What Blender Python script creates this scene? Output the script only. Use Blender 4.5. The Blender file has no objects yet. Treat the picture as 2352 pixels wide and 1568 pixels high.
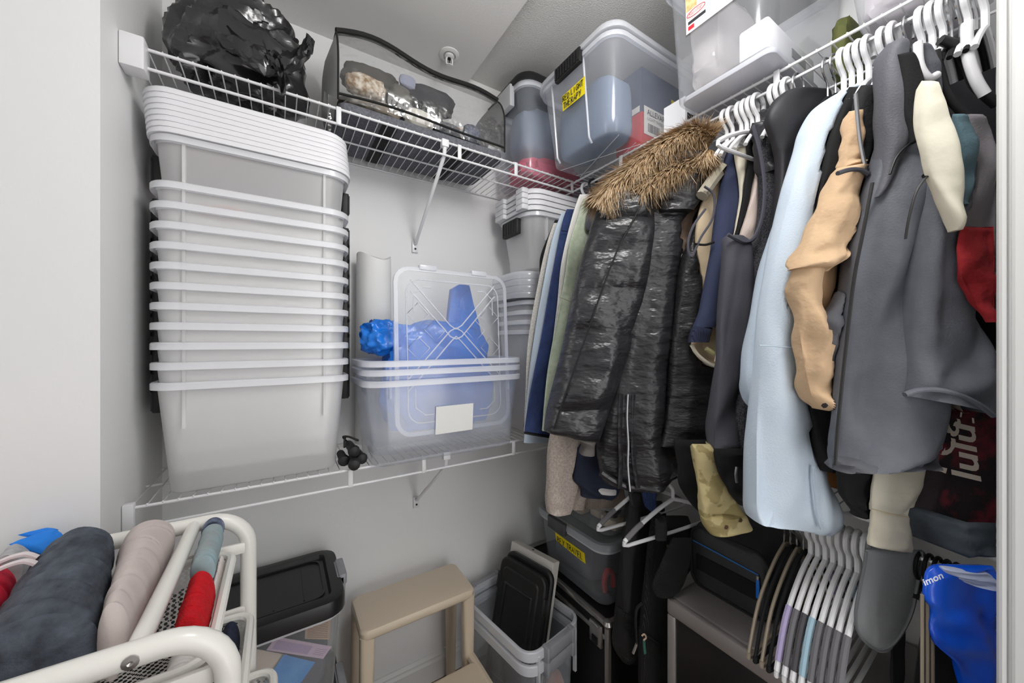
import bpy, math, random
from math import sin, cos, pi, sqrt, atan2
from mathutils import Vector, noise

S = bpy.context.scene
COL = S.collection
# ---------------------------------------------------------------- camera, world, lights, exposure
F_PX, CXP, CYP, CAM_Z = 838.0, 1176.0, 784.0, 1.36
YAW = math.radians(32.4)
SN, CS = sin(YAW), cos(YAW)
cam_d = bpy.data.cameras.new('camera')
cam_d.sensor_width = 36.0
cam_d.lens = F_PX / 2352.0 * 36.0
cam_d.clip_start = 0.02
cam = bpy.data.objects.new('camera', cam_d)
cam.location = (0, 0, CAM_Z)
cam.rotation_euler = (pi / 2, 0, -YAW)
COL.objects.link(cam)
S.camera = cam

world = bpy.data.worlds.new('world')
S.world = world
world.use_nodes = True
wb = world.node_tree.nodes['Background']
wb.inputs[0].default_value = (1.0, 0.995, 0.99, 1)
wb.inputs[1].default_value = 3.0

def area(name, loc, rot, size, power, color=(1, 1, 1), size_y=None):
    d = bpy.data.lights.new(name, 'AREA')
    d.energy = power
    d.color = color
    d.size = size
    if size_y:
        d.shape = 'RECTANGLE'
        d.size_y = size_y
    o = bpy.data.objects.new(name, d)
    o.location = loc
    o.rotation_euler = rot
    COL.objects.link(o)
    return o
lamp_d = bpy.data.lights.new('ceiling_globe_lamp', 'POINT')
lamp_d.energy = 16.5
lamp_d.color = (1.0, 0.99, 0.98)
lamp_d.shadow_soft_size = 0.13
lamp_o = bpy.data.objects.new('ceiling_globe_lamp', lamp_d)
lamp_o.location = (0.50, 0.22, 2.22)
COL.objects.link(lamp_o)

S.view_settings.view_transform = 'Standard'
S.view_settings.look = 'None'
S.view_settings.gamma = 1
S.view_settings.use_curve_mapping = False
S.view_settings.exposure = 0.0
S.cycles.transparent_max_bounces = 64
S.cycles.max_bounces = 10
S.cycles.diffuse_bounces = 5

# ---------------------------------------------------------------- helpers
def lin(h):
    h = h.lstrip('#')
    out = []
    for i in (0, 2, 4):
        c = int(h[i:i + 2], 16) / 255.0
        out.append(c / 12.92 if c <= 0.04045 else ((c + 0.055) / 1.055) ** 2.4)
    return (*out, 1.0)

MATS = {}
def M(name, col, rough=0.55, metal=0.0, bump=0.0, bscale=120.0, col2=None, vscale=6.0, spec=0.4,
      coat=0.0, sheen=0.0, wave=None, stretch=None, bdetail=4.0, ramp=(0.35, 0.65), bdist=0.006):
    if name in MATS:
        return MATS[name]
    m = bpy.data.materials.new(name)
    m.use_nodes = True
    nt = m.node_tree
    b = nt.nodes['Principled BSDF']
    b.inputs['Roughness'].default_value = rough
    b.inputs['Metallic'].default_value = metal
    b.inputs['Specular IOR Level'].default_value = spec
    b.inputs['Base Color'].default_value = lin(col)
    if coat:
        b.inputs['Coat Weight'].default_value = coat
        b.inputs['Coat Roughness'].default_value = 0.15
    if sheen:
        b.inputs['Sheen Weight'].default_value = sheen
    tc = nt.nodes.new('ShaderNodeTexCoord')
    src = tc.outputs['Object']
    if stretch:
        mp = nt.nodes.new('ShaderNodeMapping')
        mp.inputs['Scale'].default_value = stretch
        nt.links.new(src, mp.inputs['Vector'])
        src = mp.outputs['Vector']
    if col2:
        n = nt.nodes.new('ShaderNodeTexNoise')
        n.inputs['Scale'].default_value = vscale
        n.inputs['Detail'].default_value = 5
        nt.links.new(src, n.inputs['Vector'])
        r = nt.nodes.new('ShaderNodeValToRGB')
        r.color_ramp.elements[0].position = ramp[0]
        r.color_ramp.elements[1].position = ramp[1]
        r.color_ramp.elements[0].color = lin(col)
        r.color_ramp.elements[1].color = lin(col2)
        nt.links.new(n.outputs['Fac'], r.inputs['Fac'])
        nt.links.new(r.outputs['Color'], b.inputs['Base Color'])
    if bump:
        if wave:
            n = nt.nodes.new('ShaderNodeTexWave')
            n.inputs['Scale'].default_value = bscale
            n.bands_direction = wave
            n.inputs['Distortion'].default_value = 1.5
        else:
            n = nt.nodes.new('ShaderNodeTexNoise')
            n.inputs['Scale'].default_value = bscale
            n.inputs['Detail'].default_value = bdetail
        nt.links.new(src, n.inputs['Vector'])
        bp = nt.nodes.new('ShaderNodeBump')
        bp.inputs['Strength'].default_value = bump
        bp.inputs['Distance'].default_value = bdist
        nt.links.new(n.outputs['Fac'], bp.inputs['Height'])
        nt.links.new(bp.outputs['Normal'], b.inputs['Normal'])
    MATS[name] = m
    return m

def PL(name, col, fac=0.3, rough=0.3, edge=0.35, trans=0.5, crinkle=0.0):
    """frosted / clear plastic: see-through film over a diffuse and translucent body"""
    if name in MATS:
        return MATS[name]
    m = bpy.data.materials.new(name)
    m.use_nodes = True
    nt = m.node_tree
    for n in list(nt.nodes):
        nt.nodes.remove(n)
    N, L = nt.nodes.new, nt.links.new
    out = N('ShaderNodeOutputMaterial')
    tr = N('ShaderNodeBsdfTransparent')
    c = lin(col)
    tr.inputs[0].default_value = tuple(0.85 + 0.15 * v for v in c[:3]) + (1,)
    pb = N('ShaderNodeBsdfPrincipled')
    pb.inputs['Base Color'].default_value = c
    pb.inputs['Roughness'].default_value = rough
    tl = N('ShaderNodeBsdfTranslucent')
    tl.inputs[0].default_value = c
    mx = N('ShaderNodeMixShader')
    mx.inputs[0].default_value = trans
    L(pb.outputs[0], mx.inputs[1]); L(tl.outputs[0], mx.inputs[2])
    lf = N('ShaderNodeLayerWeight')
    lf.inputs[0].default_value = 0.5
    lw = N('ShaderNodeMath'); lw.operation = 'POWER'; lw.inputs[1].default_value = 3.5
    L(lf.outputs['Facing'], lw.inputs[0])
    ma = N('ShaderNodeMath'); ma.operation = 'MULTIPLY_ADD'
    ma.inputs[1].default_value = edge; ma.inputs[2].default_value = fac
    ma.use_clamp = True
    L(lw.outputs[0], ma.inputs[0])
    m2 = N('ShaderNodeMixShader')
    L(ma.outputs[0], m2.inputs[0]); L(tr.outputs[0], m2.inputs[1]); L(mx.outputs[0], m2.inputs[2])
    gl = N('ShaderNodeBsdfGlossy'); gl.inputs['Roughness'].default_value = rough * 0.6
    if crinkle:
        tx = N('ShaderNodeTexCoord'); nz = N('ShaderNodeTexNoise'); nz.inputs['Scale'].default_value = 9.0; nz.inputs['Detail'].default_value = 3.0
        bp = N('ShaderNodeBump'); bp.inputs['Strength'].default_value = crinkle; bp.inputs['Distance'].default_value = 0.03
        L(tx.outputs['Object'], nz.inputs['Vector']); L(nz.outputs['Fac'], bp.inputs['Height']); L(bp.outputs['Normal'], gl.inputs['Normal'])
    m3 = N('ShaderNodeMixShader')
    mb = N('ShaderNodeMath'); mb.operation = 'MULTIPLY_ADD'; mb.inputs[1].default_value = 0.5; mb.inputs[2].default_value = 0.12 if crinkle else 0.03
    L(lw.outputs[0], mb.inputs[0]); L(mb.outputs[0], m3.inputs[0])
    L(m2.outputs[0], m3.inputs[1]); L(gl.outputs[0], m3.inputs[2])
    L(m3.outputs[0], out.inputs[0])
    MATS[name] = m
    return m

OFF = {}
def ray(px, py):
    r = (px - CXP) / F_PX
    q = (CYP - py) / F_PX
    return (SN + r * CS, CS - r * SN, q)
def at(px, py, X=None, Y=None, Z=None, pl=None):
    """point of the place seen at a pixel of the photo, on a known plane; pl=(Yh, slope): Y = Yh - slope*(X-1)"""
    d = ray(px, py)
    if X is not None: t = X / d[0]
    elif Y is not None: t = Y / d[1]
    elif Z is not None: t = (Z - CAM_Z) / d[2]
    else:
        yh, sl = pl
        t = (yh + sl) / (d[1] + sl * d[0])
    return Vector((d[0] * t, d[1] * t, CAM_Z + d[2] * t))

def sub(a, b): return (a[0] - b[0], a[1] - b[1], a[2] - b[2])

class G:
    def __init__(s): s.v = []; s.f = []
    def add(s, v, f):
        n = len(s.v)
        s.v += [tuple(p) for p in v]
        s.f += [tuple(i + n for i in q) for q in f]
        return s
    def box(s, x0, x1, y0, y1, z0, z1):
        v = [(x0,y0,z0),(x1,y0,z0),(x1,y1,z0),(x0,y1,z0),(x0,y0,z1),(x1,y0,z1),(x1,y1,z1),(x0,y1,z1)]
        return s.add(v, [(3,2,1,0),(4,5,6,7),(0,1,5,4),(1,2,6,5),(2,3,7,6),(3,0,4,7)])
    def loft(s, rings, cap=True, closed=True, loop=False):
        n = len(rings[0]); v = [p for r in rings for p in r]; f = []
        m = len(rings)
        for i in range(m if loop else m - 1):
            a, b = i * n, ((i + 1) % m) * n
            for j in range(n if closed else n - 1):
                k = (j + 1) % n
                f.append((a + j, a + k, b + k, b + j))
        if cap and closed and not loop:
            f.append(tuple(range(n - 1, -1, -1)))
            f.append(tuple(range((m - 1) * n, m * n)))
        return s.add(v, f)
    def rbox(s, x0, x1, y0, y1, z0, z1, r=0.01, b=0.004, n=4):
        cx, cy = (x0 + x1) / 2, (y0 + y1) / 2
        w, d = x1 - x0, y1 - y0
        rings = []
        for z, k in ((z0, b), (z0 + 0.3 * b, 0.3 * b), (z0 + b, 0), (z1 - b, 0), (z1 - 0.3 * b, 0.3 * b), (z1, b)):
            rings.append(rrect(w - 2 * k, d - 2 * k, max(r - k, 0.0008), n, cx, cy, z))
        return s.loft(rings)
    def tube(s, path, r, n=8, loop=False, flat=1.0, cap=True):
        P = [Vector(p) for p in path]
        R = r if isinstance(r, (list, tuple)) else [r] * len(P)
        rings = []; up = None
        for i, p in enumerate(P):
            if loop: t = P[(i + 1) % len(P)] - P[i - 1]
            else: t = P[min(i + 1, len(P) - 1)] - P[max(i - 1, 0)]
            t.normalize()
            if up is None:
                up = Vector((0, 0, 1)) if abs(t.z) < 0.9 else Vector((0, 1, 0))
            u = (up - t * up.dot(t))
            if u.length < 1e-6: u = Vector((1, 0, 0)) - t * t.x
            u.normalize(); w = t.cross(u); up = u
            rings.append([p + (u * cos(2 * pi * k / n) * flat + w * sin(2 * pi * k / n)) * R[i] for k in range(n)])
        return s.loft(rings, cap=cap, loop=loop)
    def lathe(s, prof, c=(0, 0, 0), n=20):
        rings = [[(c[0] + r * cos(2 * pi * k / n), c[1] + r * sin(2 * pi * k / n), c[2] + z) for k in range(n)] for r, z in prof]
        return s.loft(rings)
    def xf(s, fn):
        s.v = [tuple(fn(Vector(p))) for p in s.v]; return s
    def build(s, name, mat, parent=None, world=False, label=None, cat=None, group=None, kind=None, smooth=40):
        v = s.v
        if parent is None and world:
            xs = [p[0] for p in v]; ys = [p[1] for p in v]
            loc = ((min(xs) + max(xs)) / 2, (min(ys) + max(ys)) / 2, min(p[2] for p in v))
        elif parent is not None and world: loc = OFF[parent.name]
        else: loc = (0, 0, 0)
        me = bpy.data.meshes.new(name)
        me.from_pydata([sub(p, loc) for p in v], [], s.f)
        me.update()
        if smooth:
            me.shade_smooth()
            me.set_sharp_from_angle(angle=math.radians(smooth))
        me.materials.append(mat)
        o = bpy.data.objects.new(name, me)
        COL.objects.link(o)
        if parent is not None:
            o.parent = parent
            OFF[o.name] = OFF.get(parent.name, (0, 0, 0))
        else:
            o.location = loc
            OFF[o.name] = loc
        return tag(o, label, cat, group, kind)

def tag(o, label=None, cat=None, group=None, kind=None):
    if label: o['label'] = label
    if cat: o['category'] = cat
    if group: o['group'] = group
    if kind: o['kind'] = kind
    return o
def thing(name, label, cat, loc=(0, 0, 0), group=None, rz=0.0):
    o = bpy.data.objects.new(name, None)
    o.empty_display_size = 0.05
    o.location = loc
    o.rotation_euler = (0, 0, rz)
    COL.objects.link(o)
    OFF[o.name] = tuple(loc)
    return tag(o, label, cat, group)
def copy_tree(o, parent=None):
    c = o.copy()
    COL.objects.link(c)
    c.parent = parent
    for ch in [x for x in o.children if x is not c]:
        copy_tree(ch, c)
    return c
ORD = ['first', 'second', 'third', 'fourth', 'fifth', 'sixth', 'seventh', 'eighth', 'ninth', 'tenth', 'eleventh', 'twelfth']
def rrect(w, d, r, n=4, cx=0, cy=0, z=0):
    r = min(r, w / 2 - 1e-4, d / 2 - 1e-4)
    pts = []
    for k, (sx, sy) in enumerate(((1, 1), (-1, 1), (-1, -1), (1, -1))):
        for i in range(n + 1):
            a = pi / 2 * k + pi / 2 * i / n
            pts.append((cx + sx * (w / 2 - r) + r * cos(a), cy + sy * (d / 2 - r) + r * sin(a), z))
    return pts
def catmull(P, m):
    out = []
    n = len(P)
    for i in range(n - 1):
        p0, p1, p2, p3 = P[max(i - 1, 0)], P[i], P[i + 1], P[min(i + 2, n - 1)]
        for j in range(m):
            t = j / m
            out.append(tuple(0.5 * (2 * b + (c - a) * t + (2 * a - 5 * b + 4 * c - d) * t * t + (3 * b - a - 3 * c + d) * t ** 3)
                             for a, b, c, d in zip(p0, p1, p2, p3)))
    out.append(tuple(P[-1]))
    return out
def lerprows(P, m):
    out = []
    for i in range(len(P) - 1):
        for j in range(m):
            t = j / m
            out.append(tuple(a + (b - a) * t for a, b in zip(P[i], P[i + 1])))
    out.append(tuple(P[-1]))
    return out

def blob(g, c, rad, amp=0.15, freq=3.0, seed=0, nu=28, nv=18, pw=0.8, ridge=False, flatbot=None):
    c = Vector(c); rings = []
    for i in range(nv + 1):
        th = pi * i / nv
        ring = []
        for j in range(nu):
            ph = 2 * pi * j / nu
            def sp(x): return math.copysign(abs(x) ** pw, x)
            d = Vector((sp(sin(th)) * sp(cos(ph)), sp(sin(th)) * sp(sin(ph)), sp(cos(th))))
            q = Vector((sin(th) * cos(ph), sin(th) * sin(ph), cos(th)))
            if ridge:
                k = 1 - 2 * abs(noise.noise(q * freq + Vector((seed, seed * 2.3, 1)))) + 0.5 * noise.noise(q * freq * 2.3 + Vector((seed, 5, 3)))
                k -= 0.6
            else:
                k = noise.noise(q * freq + Vector((seed, seed * 2.3, 1))) + 0.5 * noise.noise(q * freq * 2.1 + Vector((seed, 7, 3)))
            k = 1 + amp * k
            p = Vector((c.x + d.x * rad[0] * k, c.y + d.y * rad[1] * k, c.z + d.z * rad[2] * k))
            if flatbot is not None and p.z < flatbot: p.z = flatbot
            ring.append(p)
        rings.append(ring)
    g.loft(rings[1:-1])
    return g

# hand lettering: single-stroke capitals on a 1 x 1.5 cell
STROKES = {'A': ['0,0 .5,1.5 1,0', '.2,.55 .8,.55'], 'C': ['.95,1.2 .5,1.5 .1,1 .1,.4 .5,0 .95,.25'],
 'D': ['0,0 0,1.5 .7,1.25 .95,.75 .7,.2 0,0'], 'E': ['.9,1.5 .05,1.5 .05,0 .9,0', '.05,.8 .7,.8'],
 'G': ['.95,1.25 .5,1.5 .1,1 .1,.4 .5,0 .9,.3 .9,.7 .55,.7'], 'H': ['0,0 0,1.5', '.85,0 .85,1.5', '0,.75 .85,.75'],
 'I': ['.4,0 .4,1.5'], 'L': ['.05,1.5 .05,0 .85,.05'], 'P': ['.05,0 .05,1.5 .7,1.4 .85,1.05 .6,.75 .05,.7'],
 'R': ['.05,0 .05,1.5 .7,1.4 .85,1.1 .6,.8 .05,.75', '.35,.75 .95,0'], 'T': ['.45,0 .45,1.5', '-.05,1.5 1,1.45'],
 'V': ['0,1.5 .45,0 .9,1.5'], 'Y': ['0,1.5 .45,.8', '.95,1.5 .3,0'], 'O': ['.5,1.5 .1,1 .1,.4 .5,0 .9,.4 .9,1 .5,1.5'],
 'B': ['.05,0 .05,1.5 .7,1.35 .6,.85 .05,.8', '.6,.8 .9,.4 .6,.05 .05,0'], 'S': ['.9,1.3 .5,1.5 .1,1.15 .85,.5 .5,0 .05,.2']}
def handwriting(txt, O, u, v, h, wid, parent, world=True, name='lettering', slant=0.1, mat=None):
    """ink strokes lying on the plane O + a*u + b*v"""
    g = G(); u = Vector(u); v = Vector(v); nrm = u.cross(v)
    x = 0; s = h / 1.5
    rnd = random.Random(len(txt))
    for ch in txt:
        if ch == ' ': x += 0.7; continue
        dy = rnd.uniform(-0.08, 0.08)
        for st in STROKES[ch]:
            pts = [tuple(map(float, q.split(','))) for q in st.split()]
            pts = [Vector(O) + u * ((x + a + b * slant) * s * 0.8) + v * ((b + dy) * s) for a, b in pts]
            L, R = [], []
            for i, p in enumerate(pts):
                t = pts[min(i + 1, len(pts) - 1)] - pts[max(i - 1, 0)]
                w = nrm.cross(t).normalized() * wid
                L.append(p + w); R.append(p - w)
            vv = L + R; k = len(L)
            g.add([q + nrm * 0.0006 for q in vv], [(i, i + 1, k + i + 1, k + i) for i in range(k - 1)])
        x += 1.25
    return g.build(name, mat or M('marker_ink', '#151515', 0.6), parent, world=world, smooth=0)
def text_mesh(txt, O, u, v, size, parent, mat, name='lettering', world=True, wscale=1.0, off=0.0006, shear=0.0, bold=0.0):
    cu = bpy.data.curves.new('txt', 'FONT')
    cu.body = txt; cu.size = 1.0; cu.shear = shear; cu.offset = bold; cu.resolution_u = 3
    to = bpy.data.objects.new('txt', cu)
    COL.objects.link(to)
    bpy.context.view_layer.update()
    dg = bpy.context.evaluated_depsgraph_get()
    me = bpy.data.meshes.new_from_object(to.evaluated_get(dg))
    u = Vector(u); v = Vector(v); n = u.cross(v)
    g = G()
    g.add([Vector(O) + u * (p.co.x * size * wscale) + v * (p.co.y * size) + n * off for p in me.vertices],
          [tuple(q.vertices) for q in me.polygons])
    bpy.data.objects.remove(to); bpy.data.meshes.remove(me); bpy.data.curves.remove(cu)
    return g.build(name, mat, parent, world=world, smooth=0)

# ---------------------------------------------------------------- the room
XL, XR, YB, YRET = -0.285, 1.315, 1.415, 0.99
ZC, ZC2 = 2.415, 2.452
wallm = M('wall_paint', '#e3e3e3', 0.6, bump=0.06, bscale=90)
ceilm = M('ceiling_paint', '#dedddb', 0.8, bump=0.12, bscale=160)
popm = M('ceiling_texture', '#d4d3d0', 0.9, bump=0.45, bscale=230)
trimm = M('trim_white', '#d9d9d8', 0.35)
woodm = M('floor_wood', '#6f5241', 0.5, col2='#543b2d', vscale=14, stretch=(1, 9, 1), bump=0.1, bscale=60)
def struct(g, name, m, parent=None, smooth=0):
    return g.build(name, m, parent, world=True, kind='structure' if parent is None else None, smooth=smooth)
struct(G().box(-1.6, 1.4, -1.0, 1.5, -0.1, -0.006), 'floor', M('subfloor', '#3a2b22', 0.8))
fl = bpy.data.objects['floor']
rnd = random.Random(3)
for i in range(19):           # boards run along the right wall
    x0 = -0.28 + i * 0.085
    y0, yy = (YRET if x0 < XL else YB) - 0.0, -0.5
    struct(G().box(x0 + 0.0008, x0 + 0.0842, -0.6, YB, -0.006, 0.0), 'plank', woodm, fl)
struct(G().box(XL, XR + .1, YB, YB + 0.1, 0, 2.6), 'wall_back', wallm)
struct(G().box(-1.6, XL, YRET, YB + 0.1, 0, 2.6), 'wall_left', wallm)
struct(G().box(XR, XR + 0.1, -1.0, YB, 0, 2.6), 'wall_right', wallm)
struct(G().box(-1.6, 0.35, -0.85, -0.75, 0, 2.6), 'rear_light_block', wallm)  # unseen panel added to keep world light off the left wall
struct(G().box(-1.7, -1.6, -0.85, 0.45, 0, 2.6), 'unseen_side_wall', wallm)  # unseen wall, left short so world light enters past its end
struct(G().box(0.875, XR, -0.10, 0.060, 0, 2.6), 'wall_front', wallm)
RX, RY = 0.645, 1.375
c = G()
c.box(-1.6, RX, -1.0, YB, ZC, 2.6)
c.box(RX, XR, RY, YB, ZC, 2.6)
struct(c, 'ceiling', ceilm)
struct(G().box(RX, XR, -1.0, RY, ZC2, 2.6), 'ceiling_recess', popm)
def prism(g, prof, z0, z1):
    n = len(prof)
    return g.add([(x, y, z0) for x, y in prof] + [(x, y, z1) for x, y in prof],
                 [tuple(range(n - 1, -1, -1)), tuple(range(n, 2 * n))] + [(i, (i + 1) % n, n + (i + 1) % n, n + i) for i in range(n)])
struct(prism(G(), [(0.90, 0.0695), (0.866, 0.0695), (0.861, 0.067), (0.8595, 0.064), (0.861, 0.0605), (0.866, 0.0595), (0.866, 0.0570),
                   (0.860, 0.0560), (0.8585, 0.053), (0.8585, -0.09), (0.875, -0.10), (0.90, -0.10)], 0, 2.4), 'trim_1', trimm)
# baseboard with a stepped top
def baseb(x0, x1, y):
    g = G()
    prof = [(0, 0), (0.014, 0), (0.014, 0.075), (0.010, 0.085), (0.010, 0.092), (0.005, 0.104), (0, 0.106)]
    n = len(prof)
    g.add([(x0, y - a, b) for a, b in prof] + [(x1, y - a, b) for a, b in prof],
          [tuple(range(n - 1, -1, -1)), tuple(range(n, 2 * n))] + [(i, (i + 1) % n, n + (i + 1) % n, n + i) for i in range(n)])
    return g
struct(baseb(XL, XR, YB), 'baseboard_back', trimm)
g = baseb(0.06, YB - 0.015, 0).xf(lambda p: (XR + p.y, p.x, p.z))
struct(g, 'baseboard_right', trimm)
struct(baseb(-1.6, XL, YRET), 'baseboard_left', trimm)

# sprinkler head on the ceiling
sp = at(1032, 125, Z=ZC)
t = thing('fire_sprinkler', 'white round fire sprinkler head on the ceiling', 'sprinkler', (sp.x, sp.y, ZC))
wp = M('white_enamel', '#dcdcda', 0.35)
G().lathe([(0.036, 0), (0.036, -0.003), (0.030, -0.006), (0.024, -0.007), (0.023, -0.002), (0.0, -0.002)]).build('escutcheon', wp, t)
G().lathe([(0.017, -0.002), (0.017, -0.010), (0.010, -0.014), (0.0, -0.014)]).build('cup', wp, t)
for s in (-1, 1):
    G().tube([(0.009 * s, 0, -0.012), (0.012 * s, 0, -0.022), (0.011 * s, 0, -0.036), (0.003 * s, 0, -0.042)], 0.0028, 6).build('frame_arm', wp, t)
G().lathe([(0, -0.014), (0.006, -0.014), (0.006, -0.019), (0.002, -0.021), (0.002, -0.038), (0, -0.038)], n=10).build('plug', M('dark_metal', '#2a2a2a', 0.4, 0.6), t)
G().lathe([(0, -0.041), (0.012, -0.041), (0.012, -0.043), (0, -0.044)], n=16).build('deflector', wp, t)

# ---------------------------------------------------------------- wire shelves
wire = M('white_vinyl_wire', '#dedee0', 0.35, coat=0.2)
def wire_shelf(name, label, L, d, loc, rz, tabs, struts=(), lip=0.043, foot=0.26, ends=()):
    t = thing(name, label, 'wire shelf', loc, rz=rz)
    G().tube([(0, 0, 0), (L, 0, 0)], 0.0036).build('front_rail', wire, t)
    G().tube([(0, -0.003, -lip), (L, -0.003, -lip)], 0.0036).build('lip_rail', wire, t)
    G().tube([(0, d * 0.52, -0.004), (L, d * 0.52, -0.004)], 0.003).build('middle_rail', wire, t)
    G().tube([(0, d - 0.006, -0.004), (L, d - 0.006, -0.004)], 0.003).build('back_rail', wire, t)
    g = G(); n = int(L / 0.0258)
    for i in range(n + 1):
        x = 0.012 + i * 0.0258
        if x > L: break
        g.tube([(x, d - 0.004, 0.001), (x, 0.003, 0.0015), (x, 0.0, 0.0045), (x, -0.0035, 0.0025)], 0.00155, 5)
    g.build('cross_wires', wire, t, kind='stuff')
    for x in tabs:
        G().rbox(x - 0.0065, x + 0.0065, -0.0075, -0.002, -lip - 0.003, 0.003, 0.002, 0.001, 2).build('spacer_clip', wire, t)
    for x in struts:
        b = G().tube([(x, -0.004, -lip * 0.3), (x, 0.004, -lip), (x, d - 0.012, -foot)], 0.0065, 8, flat=0.7).build('strut', wire, t)
        G().rbox(x - 0.012, x + 0.012, d - 0.008, d - 0.001, -foot - 0.032, -foot + 0.012, 0.002, 0.001, 2).build('foot_plate', wire, b)
        G().lathe([(0, 0), (0.004, 0), (0.004, -0.002), (0, -0.003)], n=8).xf(lambda p: (x + p.x, d - 0.008 + p.z, -foot - 0.018 + p.y)).build('screw', M('dark_metal', '#2a2a2a'), b)
        G().rbox(x - 0.012, x + 0.012, -0.010, 0.010, -0.018, 0.006, 0.003, 0.002, 2).build('strut_cap', wire, b)
    for x0, x1, y0, y1, z0, z1 in ends:
        G().rbox(x0, x1, y0, y1, z0, z1, 0.004, 0.002, 2).build('end_bracket', wire, t)
    return t
ZU, ZL, YF, XF = 2.0, 1.0, 1.105, 1.0
LB = XF - XL - 0.03
wire_shelf('wire_shelf', 'upper white wire shelf on the back wall under the clear zip bag', LB + 0.02, YB - YF, (XL, YF, ZU), 0, (0.10 + 0.32, 0.78, 1.0), (0.73,),
           ends=((0.0005, 0.040, -0.030, 0.014, -0.061, 0.008),))
wire_shelf('wire_shelf', 'lower white wire shelf on the back wall carrying the stack of clear bins', LB + 0.02, YB - YF, (XL, YF, ZL), 0, (0.45, 0.66, 0.99), (0.735,),
           ends=((0.0005, 0.020, -0.012, 0.006, -0.050, 0.012),))
# along the right wall the local x axis runs towards the back wall is reversed: rotate -90 deg
wire_shelf('wire_shelf', 'upper white wire shelf along the clothes wall, hangers hooked on its lip', YB - 0.075, XR - XF, (XF, YB, ZU), -pi / 2, (0.30, 0.55, 1.02), (), lip=0.036)
wire_shelf('wire_shelf', 'lower white wire shelf along the clothes wall above the grey safe', YB - 0.075, XR - XF, (XF, YB, ZL), -pi / 2, (0.62, 0.75, 1.09), (), lip=0.04)
# ---------------------------------------------------------------- plastic bins
frost = PL('frosted_plastic', '#ffffff', 0.37, 0.35, edge=0.3, trans=0.12)
frost_rim = PL('frosted_rim', '#fbfcff', 0.62, 0.3, edge=0.2, trans=0.2)
clear = PL('clear_plastic', '#f4f7fc', 0.14, 0.22, edge=0.35, trans=0.2)
clear_rim = PL('clear_rim', '#f6f8fd', 0.5, 0.25, trans=0.2)
whitep = M('white_lid_plastic', '#e3e3e6', 0.35)
blackp = M('black_plastic', '#1d1d1e', 0.35)
blackrub = M('black_rubber', '#202021', 0.55)
greyp = M('grey_latch_plastic', '#8d8e93', 0.3)
yellow = M('yellow_tape', '#f2dc1e', 0.5)
paper = M('white_paper', '#e6e6e3', 0.7)

def bin_parts(t, W, D, H, tap, r, body, rim, ribs=True, latch=None, latch_w=0.1, latch_drop=0.03, foot=0.006, rimh=0.016, flange=0.012, latch_axis='x'):
    """W x D is the size at the rim (without flange); walls lean in by tap towards the bottom"""
    g = G(); rings = []
    for z, k, rr in ((0.0, tap + foot * 1.5, r * 0.7), (foot * 0.4, tap + foot * 0.4, r * 0.85), (foot, tap, r * 0.9)):
        rings.append(rrect(W - 2 * k, D - 2 * k, rr, 6, 0, 0, z))
    for i in range(1, 6):
        z = foot + (H - foot - rimh * 0.5) * i / 5
        k = tap * (1 - i / 5)
        rings.append(rrect(W - 2 * k, D - 2 * k, r, 6, 0, 0, z))
    n = len(rings[0]); g.loft(rings, cap=False)
    g.f.append(tuple(range(n - 1, -1, -1)))
    g.build('body', body, t)
    g = G(); fl = flange
    prof = [(0, -rimh), (0, 0), (0.3 * fl, 0.0015), (fl * 0.8, 0.0005), (fl, -0.002), (fl, -rimh), (fl - 0.002, -rimh), (fl * 0.5, -0.006), (0.002, -0.006), (0.002, -rimh)]
    g.loft([rrect(W + 2 * a, D + 2 * a, r + a, 6, 0, 0, H + b) for a, b in prof], cap=False)
    g.build('rim', rim, t)
    if ribs:
        for sx in (-1, 1):
            x = sx * (W / 2 - r - 0.012)
            G().box(x - 0.003, x + 0.003, -D / 2 - 0.006, -D / 2 + tap * 0.3, H - 0.105, H - rimh * 0.6).build('rib', body, t)
    if latch:
        for s in (-1, 1):
            g = G()
            if latch_axis == 'x':
                x = s * (W / 2 + fl)
                g.rbox(x - 0.011, x + 0.011, -latch_w / 2, latch_w / 2, H - latch_drop - 0.02, H - rimh + 0.002, 0.006, 0.003, 3)
                for k in range(6):
                    y = -latch_w / 2 + latch_w * (k + 0.5) / 6
                    g.box(x + s * 0.010, x + s * 0.013, y - 0.003, y + 0.003, H - latch_drop - 0.015, H - rimh - 0.004)
            else:
                y = s * (D / 2 + fl)
                g.rbox(-latch_w / 2, latch_w / 2, y - 0.009, y + 0.009, H - latch_drop - 0.02, H + 0.004, 0.005, 0.003, 3)
            g.build('latch', latch, t)
def lid_mesh(W, D, h, r, lip=0.006):
    rings = [rrect(W + 2 * a, D + 2 * a, r + a, 6, 0, 0, z) for a, z in
             ((-0.004, h * .1), (0.0, 0), (lip, 0), (lip, h * 0.45), (lip - 0.002, h * 0.75), (0.0, h * 0.92), (-0.014, h), (-0.02, h * 0.8))]
    return G().loft(rings)

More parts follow.
